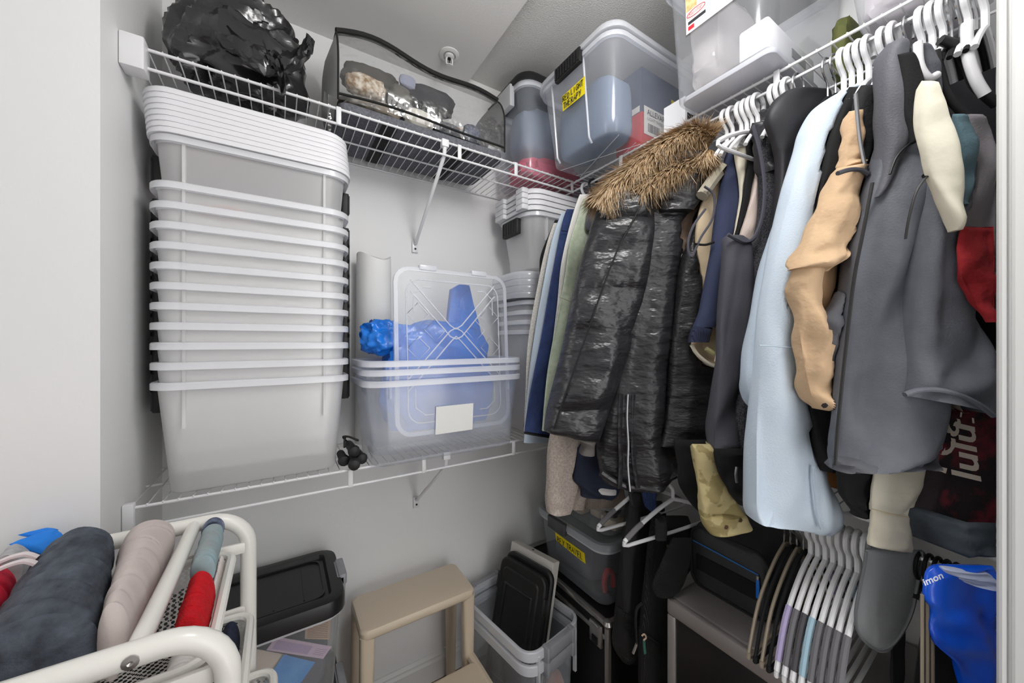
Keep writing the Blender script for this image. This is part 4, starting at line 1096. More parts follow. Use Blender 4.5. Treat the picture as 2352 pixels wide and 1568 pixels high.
roll('rolled_shirt', 'cream crumpled top at the mesh corner of the top basket', (-0.0985, 0.915, 0.915), (-0.0985, 0.805, 0.906), 0.0055, 0.026, M('cream_cotton', '#ddd3ce', 0.9), 9, 0.001)
roll('rolled_towel', 'deep red terry roll in the top basket of the cart', (-0.112, 0.797, 0.938), (-0.113, 0.692, 0.925), 0.0185, 0.042, M('red_terry', '#c1101c', 0.95, bump=0.5, bscale=380), 10, 0.003)
roll('rolled_shirt', 'white cotton top at the near end of the top basket', (-0.113, 0.686, 0.905), (-0.113, 0.648, 0.90), 0.018, 0.028, M('white_jersey', '#d2d0cc'), 12, 0.002)
roll('rolled_jeans', 'dark navy folded jeans in the second basket of the cart', (-0.084, 0.922, 0.762), (-0.086, 0.648, 0.745), 0.0155, 0.044, M('navy_denim', '#20263a', 0.85, bump=0.2, bscale=250), 13, 0.002)
roll('rolled_jeans', 'black folded trousers deeper in the second basket of the cart', (-0.20, 0.915, 0.755), (-0.20, 0.655, 0.742), 0.085, 0.036, M('black_cotton', '#17181b', 0.85), 14, 0.005)
roll('rolled_sweater', 'dark sweater lying in the third basket of the cart', (-0.16, 0.92, 0.60), (-0.16, 0.65, 0.60), 0.13, 0.04, M('black_cotton', '#17181b'), 15, 0.006)

# ---------------------------------------------------------------- hanging clothes
def ringpt(PL_, PR_, t, a, e=0.75):
    c = (PL_ + PR_) / 2; h = (PR_ - PL_) / 2
    n = Vector((h.y, -h.x, 0)); n = n.normalized() if n.length > 1e-7 else Vector((0, -1, 0))
    ca, sa = cos(a), sin(a)
    return c + h * math.copysign(abs(ca) ** e, ca), n, sa
def drape(rows, pl, th=0.02, fold=0.006, nf=3.0, seed=0, m=7, nu=44, puff=0, puffamp=0.35, lin_=False, dY=0.0, grow=True, hollow=0.0):
    """cloth hanging in the vertical plane pl; rows = (pyL, pxL, pyR, pxR) of its outline, top to bottom"""
    R = [(r[0], r[1], r[0], r[2]) if len(r) == 3 else r for r in rows]
    R = lerprows(R, m) if lin_ else catmull(R, m)
    rings = []; N_ = len(R)
    for i, (yl, xl, yr, xr) in enumerate(R):
        v = i / (N_ - 1)
        A, B = at(xl, yl, pl=(pl[0] + dY, pl[1])), at(xr, yr, pl=(pl[0] + dY, pl[1]))
        wid = (B - A).length
        tt = min(th, wid * 0.7 + 0.002)
        cl = min(1, v * N_ / 2.5 + 0.12)
        if puff: tt *= 1 - puffamp + puffamp * 1.6 * abs(sin(pi * v * puff)) ** 0.6
        ring = []
        for j in range(nu):
            a = 2 * pi * j / nu
            p, n, sa = ringpt(A, B, tt, a)
            u = (cos(a) + 1) / 2 * wid / 0.15
            f = sin(nf * u * 2 + 3 * noise.noise(Vector((v * 2.2 + seed, seed * 1.7, 0))) * 2 + seed) * 0.55 + 1.3 * noise.noise(Vector((u * 1.6 + seed, v * 3.0 + seed, 3 if sa > 0 else 9)))
            f += 0.5 * noise.noise(Vector((u * 4 + seed, v * 9 + seed, 5)))
            f -= 0.8 * (1 - min(1, 3.2 * abs(noise.noise(Vector((u * 1.9 + seed * 3, v * 1.5 + seed, 21 if sa > 0 else 33))))))
            k = 1.35 * fold * f * abs(sa) ** 0.5 * ((0.35 + 0.9 * v) if grow else 1.0)
            q = p + n * (math.copysign(abs(sa) ** 0.8, sa) * tt * cl + k)
            ring.append(q)
        rings.append(ring)
    if hollow:
        last = rings[-1]; c = sum((Vector(p) for p in last), Vector()) / len(last)
        rings.append([c + (Vector(p) - c) * 0.93 for p in last])
        rings.append([c + (Vector(p) - c) * 0.72 + Vector((0, 0, hollow * 0.45)) for p in last])
    return rings
GARMENTS = []
def garment(name, label, pl, rows, mat, th=0.02, cat='clothes', parts=(), group=None, order=None, **kw):
    rings = drape(rows, pl, th, **kw)
    zs = min(p.z for p in rings[-1]); c = sum((Vector(p) for p in rings[-1]), Vector()) / len(rings[-1])
    t = thing(name, label, cat, (c.x, c.y, zs), group)
    G().loft(rings).build('body', mat, t, world=True, smooth=60)
    GARMENTS.append((pl[0] + 0.1 * pl[1] if order is None else order, pl[1] == 0.0, t))
    for pn, prow, pmat, pk in parts:
        pk = dict(pk); pth = pk.pop('th', th); ppl = pk.pop('pl', pl)
        G().loft(drape(prow, ppl, pth, **pk)).build(pn, pmat, t, world=True, smooth=60)
    return t
def line_part(t, nm, pts, pl, r, mat, dn=0.0, n=6, m=5, flat=1.0):
    P = [at(px, py, pl=pl) + Vector((-0.5, -0.85, 0)) * dn for px, py in pts]
    return G().tube(catmull([tuple(p) for p in P], m) if m > 1 else P, r, n, flat=flat).build(nm, mat, t, world=True)

# hangers: built once around the hook, then copied along the lip rail
def make_hanger(name, label, mat, hook_m, wide=0.205, rt=0.0062, cat='hanger', grip=None, bar=True, drop=0.085, hr=0.0060, flatr=1.0, sl=0.085):
    t = thing(name, label, cat)
    R0 = 0.0235
    hook = [(R0 * cos(a), 0, R0 * sin(a) - R0) for a in [math.radians(-25 + 255 * i / 16) for i in range(17)]]
    path = hook + [(-0.002, 0, -2 * R0 - 0.006), (0.0, 0, -2 * R0 - 0.018), (0, 0, -drop)]
    G().tube(path, hr, 8).build('hook', hook_m, t)
    pts = catmull([(0, 0, -drop), (wide * 0.35, 0, -drop - sl * (0.26 if sl < .13 else .16)), (wide * 0.75, 0, -drop - sl * (0.66 if sl < .13 else .5)), (wide, 0, -drop - sl)], 4)
    full = [(-p[0], p[1], p[2]) for p in pts[::-1]][:-1] + pts
    G().tube(full, rt, 8, flat=flatr).build('shoulders', mat, t)
    if bar:
        zz_ = -drop - sl - 0.013
        G().tube([(-wide, 0, -drop - sl), (-wide - 0.002, 0, zz_ + 0.004), (-wide + 0.012, 0, zz_), (0, 0, zz_ - 0.002), (wide - 0.012, 0, zz_), (wide + 0.002, 0, zz_ + 0.004), (wide, 0, -drop - sl)], rt * 0.85, 8).build('bar', mat, t)
    if grip:
        for s in (-1, 1):
            G().tube([(s * p[0], p[1], p[2]) for p in pts[7:12]], rt * 1.22, 8).build('grip_pad', grip, t)
    return t
hangm = M('white_hanger_plastic', '#e2e2e4', 0.28, coat=0.2)
chrome = M('chrome_wire', '#c8c9cb', 0.2, 1.0)
gripg = M('grip_grey', '#6b6a6d', 0.7)
ZR = ZU - 0.036 + 0.0036 + 0.0062
hg0 = make_hanger('clothes_hanger', 'white plastic hanger hooked on the upper shelf lip', hangm, hangm, 0.05, sl=0.05, bar=False, rt=0.005, hr=0.0052)
first = [True]
def hang(Y, label, rz=0.0, group='white hangers on the upper shelf lip', X=XF + 0.003, Z=None, proto=None, tw=0):
    p = proto or hg0
    if p is hg0 and first[0]: o = p; first[0] = False
    else: o = copy_tree(p)
    o.location = (X, Y, Z or ZR); o.rotation_euler = (0, tw, rz)
    o['label'] = label; o['group'] = group
    return o

def settle(items, n, gap=0.0038, thin=0.0026, limit=0.16):
    """press neighbouring clothes together along the rod: cloth that would run into the piece hanging before it is moved behind it"""
    from mathutils.bvhtree import BVHTree
    n = Vector(n).normalized(); done_v, done_f = [], []
    for _, t in items:
        off = Vector(OFF[t.name]); tree = BVHTree.FromPolygons(done_v, done_f) if done_f else None
        for o in t.children:
            if o.get('kind') == 'stuff' or o.name.startswith('lettering'): continue
            me = o.data; P = [v.co + off for v in me.vertices]
            if tree:
                sh = [0.0] * len(P)
                for i, p in enumerate(P):
                    q = p + n * limit
                    h = tree.ray_cast(q, -n, limit + 0.10)
                    if h[0] is not None:
                        need = (h[0] - p).dot(n) + gap
                        if need > 0: sh[i] = need
                if any(sh):
                    P = [p + n * k for p, k in zip(P, sh)]
                    if len(P) % 44 == 0:
                        for r in range(len(P) // 44):
                            for j in range(1, 22):
                                a, b = r * 44 + j, r * 44 + 44 - j
                                if (me.vertices[a].co - me.vertices[b].co).dot(n) > 0: a, b = b, a      # a lies before b
                                lack = (P[a] - P[b]).dot(n) + thin
                                if lack > 0 and (sh[a] or sh[b]): P[b] = P[b] + n * lack
                    for v, p in zip(me.vertices, P): v.co = p - off
                    me.update()
            b0 = len(done_v); done_v += P; done_f += [tuple(i + b0 for i in f.vertices) for f in me.polygons]

def print_on(o, cloth, n, lift=0.0012):
    """lay printed lettering onto the cloth it is printed on"""
    from mathutils.bvhtree import BVHTree
    n = Vector(n).normalized(); off = Vector(OFF[o.name]); co = Vector(OFF[cloth.name])
    tr = BVHTree.FromPolygons([v.co + co for v in cloth.data.vertices], [tuple(f.vertices) for f in cloth.data.polygons])
    for v in o.data.vertices:
        h = tr.ray_cast(v.co + off - n * 0.4, n, 0.8)
        if h[0] is not None: v.co = h[0] - n * lift - off
    o.data.update()
# materials of the clothes
def fab(n, c, c2=None, **k):
    k.setdefault('rough', 0.9); k.setdefault('bump', 0.18); k.setdefault('bscale', 320)
    return M(n, c, col2=c2, **k)
f_speck = fab('fabric_white_speck', '#cfccc6', '#b3afa9', vscale=220)
f_lblue = fab('fabric_light_blue', '#b7c5d3')
f_navy = fab('fabric_royal_navy', '#2f3f6b', '#27355c', vscale=40)
f_black = fab('fabric_black', '#151516')
f_white = fab('fabric_white', '#dcdad6')
f_sage = fab('fabric_sage', '#b9c3ae', '#a7b29c', vscale=60)
f_parka = M('parka_nylon', '#29292c', 0.33, bump=0.9, bscale=15, bdetail=3, spec=0.6, stretch=(1, 1, 2.2), bdist=0.014)
f_quilt = M('quilt_nylon', '#252426', 0.36, bump=0.8, bscale=20, bdetail=4, stretch=(1, 1, 2.4), bdist=0.012)
f_beige = fab('fabric_beige', '#c6b396', bscale=60)
f_cream = fab('fabric_cream', '#d9d2bf', bscale=60)
f_dnavy = fab('fabric_dark_navy', '#363d58')
f_char = fab('fabric_charcoal', '#4c4c54', rough=0.7)
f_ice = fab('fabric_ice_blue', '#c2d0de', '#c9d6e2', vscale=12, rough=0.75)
f_tan = fab('fabric_camel', '#cbac8a', bscale=24, bump=0.7, bdist=0.010)
f_steel = fab('fabric_steel_grey', '#62656d', '#595c63', vscale=25, rough=0.6)
f_steel2 = fab('fabric_steel_dark', '#58595f', rough=0.6)
f_teal = fab('fabric_teal', '#5c7680')
f_grey = fab('fabric_mid_grey', '#7d797d')
f_red = fab('fabric_red', '#8e1c22', bscale=22, bump=0.7, bdist=0.012)
f_oat = fab('fabric_oatmeal', '#bdb1a8', '#a2958c', vscale=180)
f_camo = fab('fabric_camo', '#bcae80', '#9a8c60', vscale=22, ramp=(.48, .52), bscale=60)
f_rib = M('rib_knit', '#2b3149', 0.9, bump=0.6, bscale=90, wave='X')
zipm = M('zip_metal', '#8f8f92', 0.35, 0.8)
zipd = M('zip_dark', '#141415', 0.5)

# far end of the rod
P0 = lambda y: (y, 0.0)
garment('hanging_jacket', 'black jacket at the corner end of the rod, behind the pale sleeves', P0(1.045), [(505, 1275, 1320), (545, 1258, 1322), (590, 1241, 1320), (640, 1239, 1312), (780, 1226, 1300), (980, 1203, 1290)], f_black, 0.008, fold=0.003, seed=1)
garment('hanging_shirt', 'off-white speckled long sleeve shirt beside the royal navy sleeve', P0(1.018), [(512, 1272, 1300), (560, 1256, 1300), (650, 1236, 1290), (780, 1214, 1278), (900, 1207, 1268), (995, 1203, 1258)], f_speck, 0.008, fold=0.003, seed=2)
garment('hanging_shirt', 'light blue long sleeve shirt beside the royal navy sleeve', P0(0.992), [(488, 1290, 1318), (560, 1266, 1310), (700, 1240, 1296), (850, 1217, 1276), (1016, 1203, 1262)], f_lblue, 0.008, fold=0.003, seed=3)
nv = garment('hanging_jacket', 'royal navy sleeve with black cuff piping hanging near the corner', P0(0.966), [(480, 1302, 1336), (520, 1290, 1336), (620, 1271, 1326), (760, 1246, 1306), (880, 1223, 1290), (994, 1205, 992 + 8, 1270)][:-1] + [(990, 1206, 1000, 1271)], f_navy, 0.008, fold=0.003, seed=4,
     parts=[('cuff_piping', [(990, 1204, 1000, 1273), (996, 1204, 1007, 1273)], f_black, dict(fold=0.0, th=0.010, lin_=True, m=3))])
line_part(nv, 'shoulder_seam', [(1290, 530), (1300, 531), (1312, 536)], P0(0.95), 0.0012, f_black)
garment('hanging_shirt', 'white shirt tucked against the sage green jacket', P0(0.940), [(446, 1332, 1362), (500, 1314, 1362), (600, 1291, 1352), (700, 1281, 1342), (850, 1262, 1320), (965, 1251, 1300)], f_white, 0.008, fold=0.003, seed=5)
sg = garment('hanging_jacket', 'sage green jacket with soft vertical folds beside the fur-hooded parka', P0(0.912), [(456, 1340, 1376), (500, 1327, 1376), (560, 1309, 1370), (640, 1298, 1356), (760, 1276, 1336), (860, 1259, 1318), (990, 1248, 1296)], f_sage, 0.009, fold=0.005, nf=5, seed=6)
line_part(sg, 'sleeve_seam', [(1284, 682), (1305, 690), (1330, 700)], P0(0.893), 0.001, f_oat)
garment('hanging_tee', 'dark grey tee sleeve peeking out beside the parka collar', P0(0.885), [(430, 1376, 1410), (480, 1352, 1405), (520, 1346, 1400), (535, 1362, 1400)], f_char, 0.007, fold=0.002, seed=7)

# parka with fur hood
pp = (0.600, 0.75)
pk = garment('hooded_parka', 'long black puffer parka with a brown fur-trimmed hood', pp,
    [(400, 1500, 1620), (450, 1478, 1608), (560, 1440, 1570), (700, 1420, 1552), (850, 1390, 1546), (1000, 1370, 1548), (1075, 1376, 1556), (1108, 1392, 1530), (1118, 1440, 1490)], f_parka, 0.055, cat='coat', fold=0.009, nf=2, seed=8, puff=6, puffamp=0.14,
    parts=[('sleeve', [(440, 1392, 1490), (500, 1364, 1500), (560, 1345, 1497), (640, 1323, 1486), (720, 1306, 1470), (800, 1290, 1448), (880, 1270, 1420), (945, 1254, 1398), (985, 1249, 1012, 1376)], f_parka, dict(th=0.052, fold=0.011, puff=7, puffamp=0.17, hollow=0.03, seed=9, dY=-0.05, nf=2)),
           ('cuff', [(985, 1262, 1010, 1372), (1010, 1330, 1018, 1366), (1038, 1330, 1042, 1365)], fab('fabric_ash', '#5a5654'), dict(th=0.035, fold=0.002, dY=-0.045, m=4)),
           ('hood', [(372, 1500, 1640), (392, 1470, 1648), (430, 1462, 1640), (470, 1478, 1616), (500, 1500, 1590)], f_parka, dict(th=0.075, fold=0.006, seed=3, dY=-0.01))])
line_part(pk, 'sleeve_seam', [(1468, 480), (1420, 570), (1385, 660), (1350, 760), (1318, 850), (1290, 930), (1272, 985)], (pp[0] - 0.1210, pp[1]), 0.0022, zipd)
line_part(pk, 'zipper', [(1442, 905), (1440, 960), (1443, 1020), (1442, 1070), (1447, 1128)], (pp[0] - 0.0765, pp[1]), 0.0032, zipm)
for dx in (-16, 14):
    line_part(pk, 'zipper_placket', [(1442 + dx, 905), (1440 + dx, 990), (1442 + dx, 1060), (1446 + dx * 1.4, 1120)], (pp[0] - 0.0699, pp[1]), 0.008, f_parka, flat=0.6, n=8)
line_part(pk, 'hem_band', [(1380, 1085), (1410, 1105), (1450, 1120), (1500, 1112), (1552, 1090)], (pp[0] - 0.0577, pp[1]), 0.010, f_parka, n=8)
line_part(pk, 'hem_strap', [(1445, 1110), (1447, 1135), (1452, 1160)], (pp[0] - 0.0743, pp[1]), 0.005, f_black, flat=0.5)
# fur: strands rooted along the hood edge
def fur(path, pl, n, length, rad, seed, dY):
    rnd = random.Random(seed); P = [at(x, y, pl=(pl[0] + dY, pl[1])) for x, y in path]
    P = [Vector(p) for p in catmull([tuple(p) for p in P], 10)]
    V, F, H = [], [], []
    for k in range(n):
        s = rnd.random() * (len(P) - 1.001); i = int(s); p = P[i].lerp(P[i + 1], s - i); tan = (P[i + 1] - P[i]).normalized()
        a = rnd.uniform(0, 2 * pi)
        u = tan.cross(Vector((0, 0, 1))).normalized(); w = tan.cross(u)
        d = u * cos(a) + w * sin(a)
        clump = noise.noise(Vector((s * 1.4, a * 1.2, seed))) 
        root = p + d * rad * rnd.uniform(0.55, 0.95)
        L_ = length * (0.75 + 0.5 * rnd.random() + 0.5 * clump)
        dirn = (d * 0.85 + tan * (-0.55 + 0.5 * clump + rnd.uniform(-.2, .2)) + Vector((rnd.uniform(-.15, .15), rnd.uniform(-.15, .15), -0.25))).normalized()
        tip = root + dirn * L_; bend = Vector((0, 0, -0.35 * L_)) + Vector((rnd.uniform(-.1, .1), rnd.uniform(-.1, .1), 0)) * L_
        side = dirn.cross(d).normalized() if dirn.cross(d).length > 1e-4 else tan
        wd = 0.0009
        b = len(V); q = []
        tone = max(0, min(1, 0.5 + 0.9 * clump + rnd.uniform(-.25, .25)))
        for e, ww in ((0, 1.0), (0.5, 0.8), (1.0, 0.15)):
            c = root + dirn * L_ * e + bend * e * e
            V += [c - side * wd * ww, c + side * wd * ww]; H += [(e, tone)] * 2
        F += [(b, b + 1, b + 3, b + 2), (b + 2, b + 3, b + 5, b + 4)]
    return V, F, H
furm = bpy.data.materials.new('fur_brown'); furm.use_nodes = True
nt = furm.node_tree; at_ = nt.nodes.new('ShaderNodeAttribute'); at_.attribute_name = 'strand'
rp = nt.nodes.new('ShaderNodeValToRGB'); rp.color_ramp.elements[0].color = lin('#46351f'); rp.color_ramp.elements[1].color = lin('#e6cfae')
e_ = rp.color_ramp.elements.new(0.5); e_.color = lin('#a4845c')
nt.links.new(at_.outputs['Fac'], rp.inputs['Fac']); nt.links.new(rp.outputs['Color'], nt.nodes['Principled BSDF'].inputs['Base Color'])
nt.nodes['Principled BSDF'].inputs['Roughness'].default_value = 0.6
V, F, H = [], [], []
for path, n_, L_, rad, sd, dY in (([(1385, 462), (1412, 432), (1455, 398), (1500, 362), (1550, 332), (1600, 316), (1632, 330)], 16000, 0.046, 0.024, 3, -0.06),
                                  ([(1470, 440), (1520, 412), (1565, 388), (1610, 378), (1630, 352)], 7000, 0.042, 0.018, 4, -0.075)):
    v_, f_, h_ = fur(path, pp, n_, L_, rad, sd, dY); b = len(V)
    V += v_; F += [tuple(i + b for i in q) for q in f_]; H += h_
g = G(); g.v = [tuple(p) for p in V]; g.f = F
fo = g.build('fur_trim', furm, pk, world=True, smooth=0, kind='stuff')
at_d = fo.data.attributes.new('strand', 'FLOAT', 'POINT')
at_d.data.foreach_set('value', [min(1, max(0, 0.10 + 0.55 * e + 0.5 * (t_ - 0.3))) for e, t_ in H])
line_part(pk, 'fur_backing', [(1385, 462), (1412, 432), (1455, 398), (1500, 362), (1550, 332), (1600, 316), (1632, 330)], (pp[0] - 0.06, pp[1]), 0.020, M('fur_base', '#6b5233', 0.9), n=10)
line_part(pk, 'fur_backing', [(1470, 440), (1520, 412), (1565, 388), (1610, 378), (1630, 352)], (pp[0] - 0.075, pp[1]), 0.015, M('fur_base', '#6b5233', 0.9), n=10)

# black quilted jacket, beige anorak, navy sleeve, cream tops
garment('quilted_jacket', 'black quilted jacket with horizontal stitching next to the parka', (0.560, 0.5), [(470, 1610, 1650), (540, 1590, 1660), (600, 1566, 1660), (700, 1552, 1655), (800, 1542, 1650), (900, 1538, 1650), (985, 1528, 1650), (1024, 1518, 1030, 1648)], f_quilt, 0.032, cat='jacket', puff=9, puffamp=0.2, fold=0.007, seed=10)
garment('hanging_shirt', 'taupe top squeezed between the parka and the beige anorak', (0.590, 0.5), [(460, 1600, 1640), (500, 1565, 1640), (530, 1553, 1630), (560, 1562, 1620), (600, 1580, 1610)], fab('fabric_taupe', '#7b675a'), 0.012, seed=11)
ba = garment('hanging_anorak', 'beige anorak with cinched hem and drawcord', (0.535, 0.45), [(372, 1660, 1700), (420, 1632, 1700), (480, 1608, 1700), (560, 1600, 1700), (680, 1618, 1700), (770, 1594, 1690), (800, 1588, 1680), (832, 1612, 1668), (842, 1632, 1650)], f_beige, 0.018, cat='jacket', fold=0.009, nf=4, seed=12)
line_part(ba, 'drawcord', [(1618, 428), (1640, 450), (1637, 500), (1610, 545), (1588, 590), (1580, 560), (1592, 520), (1620, 480)], (0.485, 0.45), 0.0032, f_char)
line_part(ba, 'hem_cord', [(1588, 792), (1604, 816), (1634, 838), (1660, 842)], (0.500, 0.45), 0.005, f_cream)
line_part(ba, 'toggle', [(1622, 800), (1640, 812)], (0.495, 0.45), 0.006, M('toggle_lime', '#b9b487', 0.5), m=1)
line_part(ba, 'hook_tab', [(1596, 560), (1620, 562), (1640, 556)], (0.485, 0.45), 0.003, f_black)
line_part(ba, 'collar_band', [(1612, 450), (1640, 410), (1660, 385)], (0.510, 0.45), 0.016, fab('fabric_stone', '#aca594'), n=8)
nvs = garment('hanging_sweatshirt', 'dark navy sweatshirt sleeve with ribbed cuff beside the mesh vest', (0.502, 0.42), [(340, 1674, 1700), (420, 1660, 1696), (500, 1644, 1690), (600, 1630, 1672), (700, 1612, 1655), (752, 1597, 1640)], f_dnavy, 0.018, cat='sweatshirt', fold=0.006, seed=13,
    parts=[('ribbed_cuff', [(748, 1592, 1636), (768, 1586, 1630), (786, 1583, 1625)], f_rib, dict(th=0.016, fold=0.001, m=4))])
garment('hanging_tank', 'cream ribbed tank top inside the armhole of the mesh vest', (0.476, 0.42), [(335, 1686, 1722), (380, 1692, 1742), (450, 1700, 1740), (520, 1690, 1736), (600, 1672, 1730), (720, 1660, 1710), (830, 1645, 1690)], f_cream, 0.010, cat='top', fold=0.006, nf=4, seed=14)
garment('hanging_tank', 'black tank strap seen between the cream tank and the mesh vest', (0.462, 0.42), [(300, 1712, 1742), (380, 1716, 1734), (450, 1706, 1722), (520, 1694, 1708), (560, 1684, 1720)], f_black, 0.006, cat='top', fold=0.002, seed=15)
garment('hanging_tank', 'blush satin tank top inside the armhole of the mesh vest', (0.450, 0.42), [(350, 1742, 1770), (420, 1733, 1768), (480, 1720, 1762), (530, 1704, 1752), (570, 1696, 1745)], fab('fabric_blush', '#cdbdb4', rough=0.5), 0.008, cat='top', fold=0.004, seed=16)
meshf = M('mesh_knit', '#4a4a51', 0.75, col2='#222226', vscale=420, ramp=(.45, .55), bump=0.4, bscale=420)
vs = garment('mesh_vest', 'charcoal sleeveless vest with mesh side panel beside the ice blue jacket', (0.415, 0.4),
    [(283, 1730, 1792), (340, 1742, 1800), (420, 1752, 1806), (500, 1748, 1802), (545, 1738, 1800), (580, 1728, 1796), (700, 1712, 1780), (850, 1696, 1752), (950, 1690, 1742), (1030, 1690, 1740)], meshf, 0.022, cat='vest', fold=0.006, seed=17,
    parts=[('front_panel', [(540, 1670, 1700), (560, 1664, 1718), (620, 1661, 1722), (740, 1655, 1712), (850, 1648, 1700), (950, 1641, 1696), (1032, 1640, 1696)], f_char, dict(th=0.022, fold=0.009, seed=4)),
           ('shoulder_panel', [(282, 1728, 1780), (330, 1740, 1796), (400, 1750, 1806)], M('vest_nylon', '#323237', 0.4, bump=0.5, bscale=24), dict(th=0.024, fold=0.008))])
line_part(vs, 'armhole_binding', [(1729, 288), (1746, 350), (1756, 430), (1750, 500), (1732, 545), (1712, 556), (1690, 548), (1672, 538)], (0.391, 0.4), 0.0042, fab('fabric_binding', '#4d4d57'))
garment('hanging_jacket', 'black jacket with a smooth collar behind the ice blue jacket', (0.345, 0.4), [(208, 1806, 1900), (235, 1775, 1910), (275, 1763, 1915), (330, 1782, 1910), (400, 1790, 1890), (600, 1770, 1860), (900, 1740, 1840), (1060, 1720, 1830)], M('jacket_shell_black', '#26262a', 0.55, bump=0.15, bscale=40), 0.022, cat='jacket', fold=0.006, seed=18)
ib = garment('hanging_jacket', 'ice blue long sleeve jacket hanging low beside the camel shirt', (0.272, 0.4),
    [(214, 1925, 1968), (240, 1885, 1966), (290, 1857, 1955), (340, 1844, 1940), (420, 1818, 1915), (500, 1800, 1893), (600, 1775, 1872), (700, 1755, 1855), (790, 1745, 1840), (900, 1740, 1852), (1000, 1738, 1872), (1100, 1738, 1892), (1170, 1738, 1206 - 30, 1912), (1200, 1740, 1222, 1896)], f_ice, 0.034, cat='jacket', fold=0.012, nf=1.8, seed=19, hollow=0.06,
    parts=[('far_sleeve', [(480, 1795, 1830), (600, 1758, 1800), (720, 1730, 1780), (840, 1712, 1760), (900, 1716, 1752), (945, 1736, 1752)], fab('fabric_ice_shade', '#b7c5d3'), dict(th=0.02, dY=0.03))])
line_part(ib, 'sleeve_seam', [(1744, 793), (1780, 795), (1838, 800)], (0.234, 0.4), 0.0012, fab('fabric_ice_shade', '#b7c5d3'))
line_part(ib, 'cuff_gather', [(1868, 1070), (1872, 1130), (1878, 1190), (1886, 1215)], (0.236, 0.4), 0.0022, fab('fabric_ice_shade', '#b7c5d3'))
garment('hanging_jacket', 'black jacket between the ice blue jacket and the camel shirt', (0.240, 0.4), [(200, 1950, 2000), (320, 1908, 1985), (450, 1885, 1970), (600, 1868, 1950), (800, 1855, 1935), (1000, 1872, 1935), (1080, 1885, 1955)], f_black, 0.014, cat='jacket', seed=20)
tn = garment('hanging_shirt', 'camel tan shirt with rolled sleeve tab beside the steel grey jacket', (0.218, 0.4),
    [(262, 1948, 1966), (300, 1946, 1982), (370, 1936, 1992), (470, 1908, 1986), (560, 1880, 1968), (700, 1868, 1945), (800, 1880, 1935), (880, 1890, 1930)], fab('fabric_camel_deep', '#bd9c79', bscale=70), 0.014, cat='shirt', fold=0.007, seed=21,
    parts=[('upper_sleeve', [(385, 1925, 1996), (420, 1914, 1994), (470, 1888, 1986), (540, 1862, 1960), (590, 1838, 1925), (616, 1826, 622, 1905)], f_tan, dict(th=0.026, fold=0.012, dY=-0.02)),
           ('lower_sleeve', [(610, 1830, 1892), (650, 1825, 1884), (700, 1829, 1890), (770, 1838, 1906), (850, 1850, 1914), (910, 1865, 1922), (940, 1882, 944, 1926)], f_tan, dict(th=0.02, fold=0.014, dY=-0.015, nf=4)),
           ('collar', [(255, 1952, 1968), (300, 1945, 1986), (360, 1940, 1996), (384, 1938, 1998)], f_tan, dict(th=0.016, fold=0.006, dY=-0.02))])
line_part(tn, 'sleeve_band', [(1924, 398), (1950, 390), (1975, 390), (1998, 402)], (0.168, 0.4), 0.004, f_char)
line_part(tn, 'cuff_button', [(1893, 930), (1895, 932)], (0.176, 0.4), 0.005, zipd, m=1)
dz = garment('hanging_vest', 'black zip vest behind the steel grey jacket collar', (0.192, 0.45), [(196, 1978, 2030), (250, 1962, 2050), (340, 1968, 2050), (450, 1972, 2040), (560, 1955, 2020), (680, 1938, 2000), (860, 1925, 1980), (1000, 1915, 1960)], M('vest_black_knit', '#1b1b1d', 0.85, bump=0.3, bscale=150), 0.014, cat='vest', seed=22,
    parts=[('pocket_flap', [(668, 1925, 1958), (705, 1908, 1958), (736, 1882, 1955), (780, 1900, 1950), (830, 1912, 1945), (870, 1925, 1940)], f_steel2, dict(th=0.012, dY=-0.012))])
line_part(dz, 'zipper', [(1965, 215), (1975, 320), (1990, 400), (1998, 460), (1985, 560)], (0.170, 0.45), 0.003, zipm)

# steel grey jacket with a wide sleeve, turned towards the aisle
gp = (0.124, 0.68)
gj = garment('softshell_jacket', 'large steel grey softshell jacket with a wide sleeve and drawcord hem', gp,
    [(102, 2040, 2066), (130, 2030, 2092), (170, 2026, 2112), (230, 2024, 2140), (300, 2030, 2165), (370, 2018, 2205), (450, 1998, 2215), (560, 1972, 2210), (700, 1950, 2200), (850, 1932, 2190), (960, 1920, 2180), (1030, 1913, 2150), (1074, 1912, 1050, 2140)], f_steel, 0.024, cat='jacket', fold=0.021, nf=2.6, seed=23, hollow=0.05,
    parts=[('sleeve', [(352, 2150, 2190), (400, 2120, 2200), (480, 2106, 2204), (600, 2098, 2212), (720, 2096, 2232), (820, 2090, 2258), (880, 2080, 2276), (908, 2075, 952, 2284)], f_steel, dict(th=0.042, fold=0.014, dY=-0.035, nf=1.5, seed=2, hollow=0.10)),
           ('collar', [(100, 2040, 2064), (130, 2026, 2072), (180, 2020, 2076), (260, 2022, 2080), (330, 2026, 2070), (400, 2020, 2046), (455, 2005, 2014)], f_steel2, dict(th=0.022, fold=0.004, dY=-0.005)),
           ('collar_side', [(118, 2070, 2112), (140, 2078, 2132), (180, 2096, 2140), (240, 2112, 2146), (300, 2118, 2150)], f_steel, dict(th=0.022, fold=0.003, dY=-0.012)),
           ('collar_dark_inside', [(125, 2062, 2084), (160, 2066, 2106), (220, 2072, 2120), (270, 2078, 2124), (300, 2084, 2112), (330, 2088, 2098)], f_black, dict(th=0.012, fold=0.002, dY=-0.030)),  # black piece standing in for the dark inside of the open collar
           ('yoke', [(250, 2035, 2140), (300, 2040, 2165), (350, 2050, 2180), (400, 2080, 2160)], f_steel, dict(th=0.027, fold=0.004, dY=-0.003)),
           ('hem_band', [(1050, 1912, 1030, 2145), (1078, 1914, 1055, 2138)], f_steel2, dict(th=0.036, fold=0.008, nf=8, m=5))])
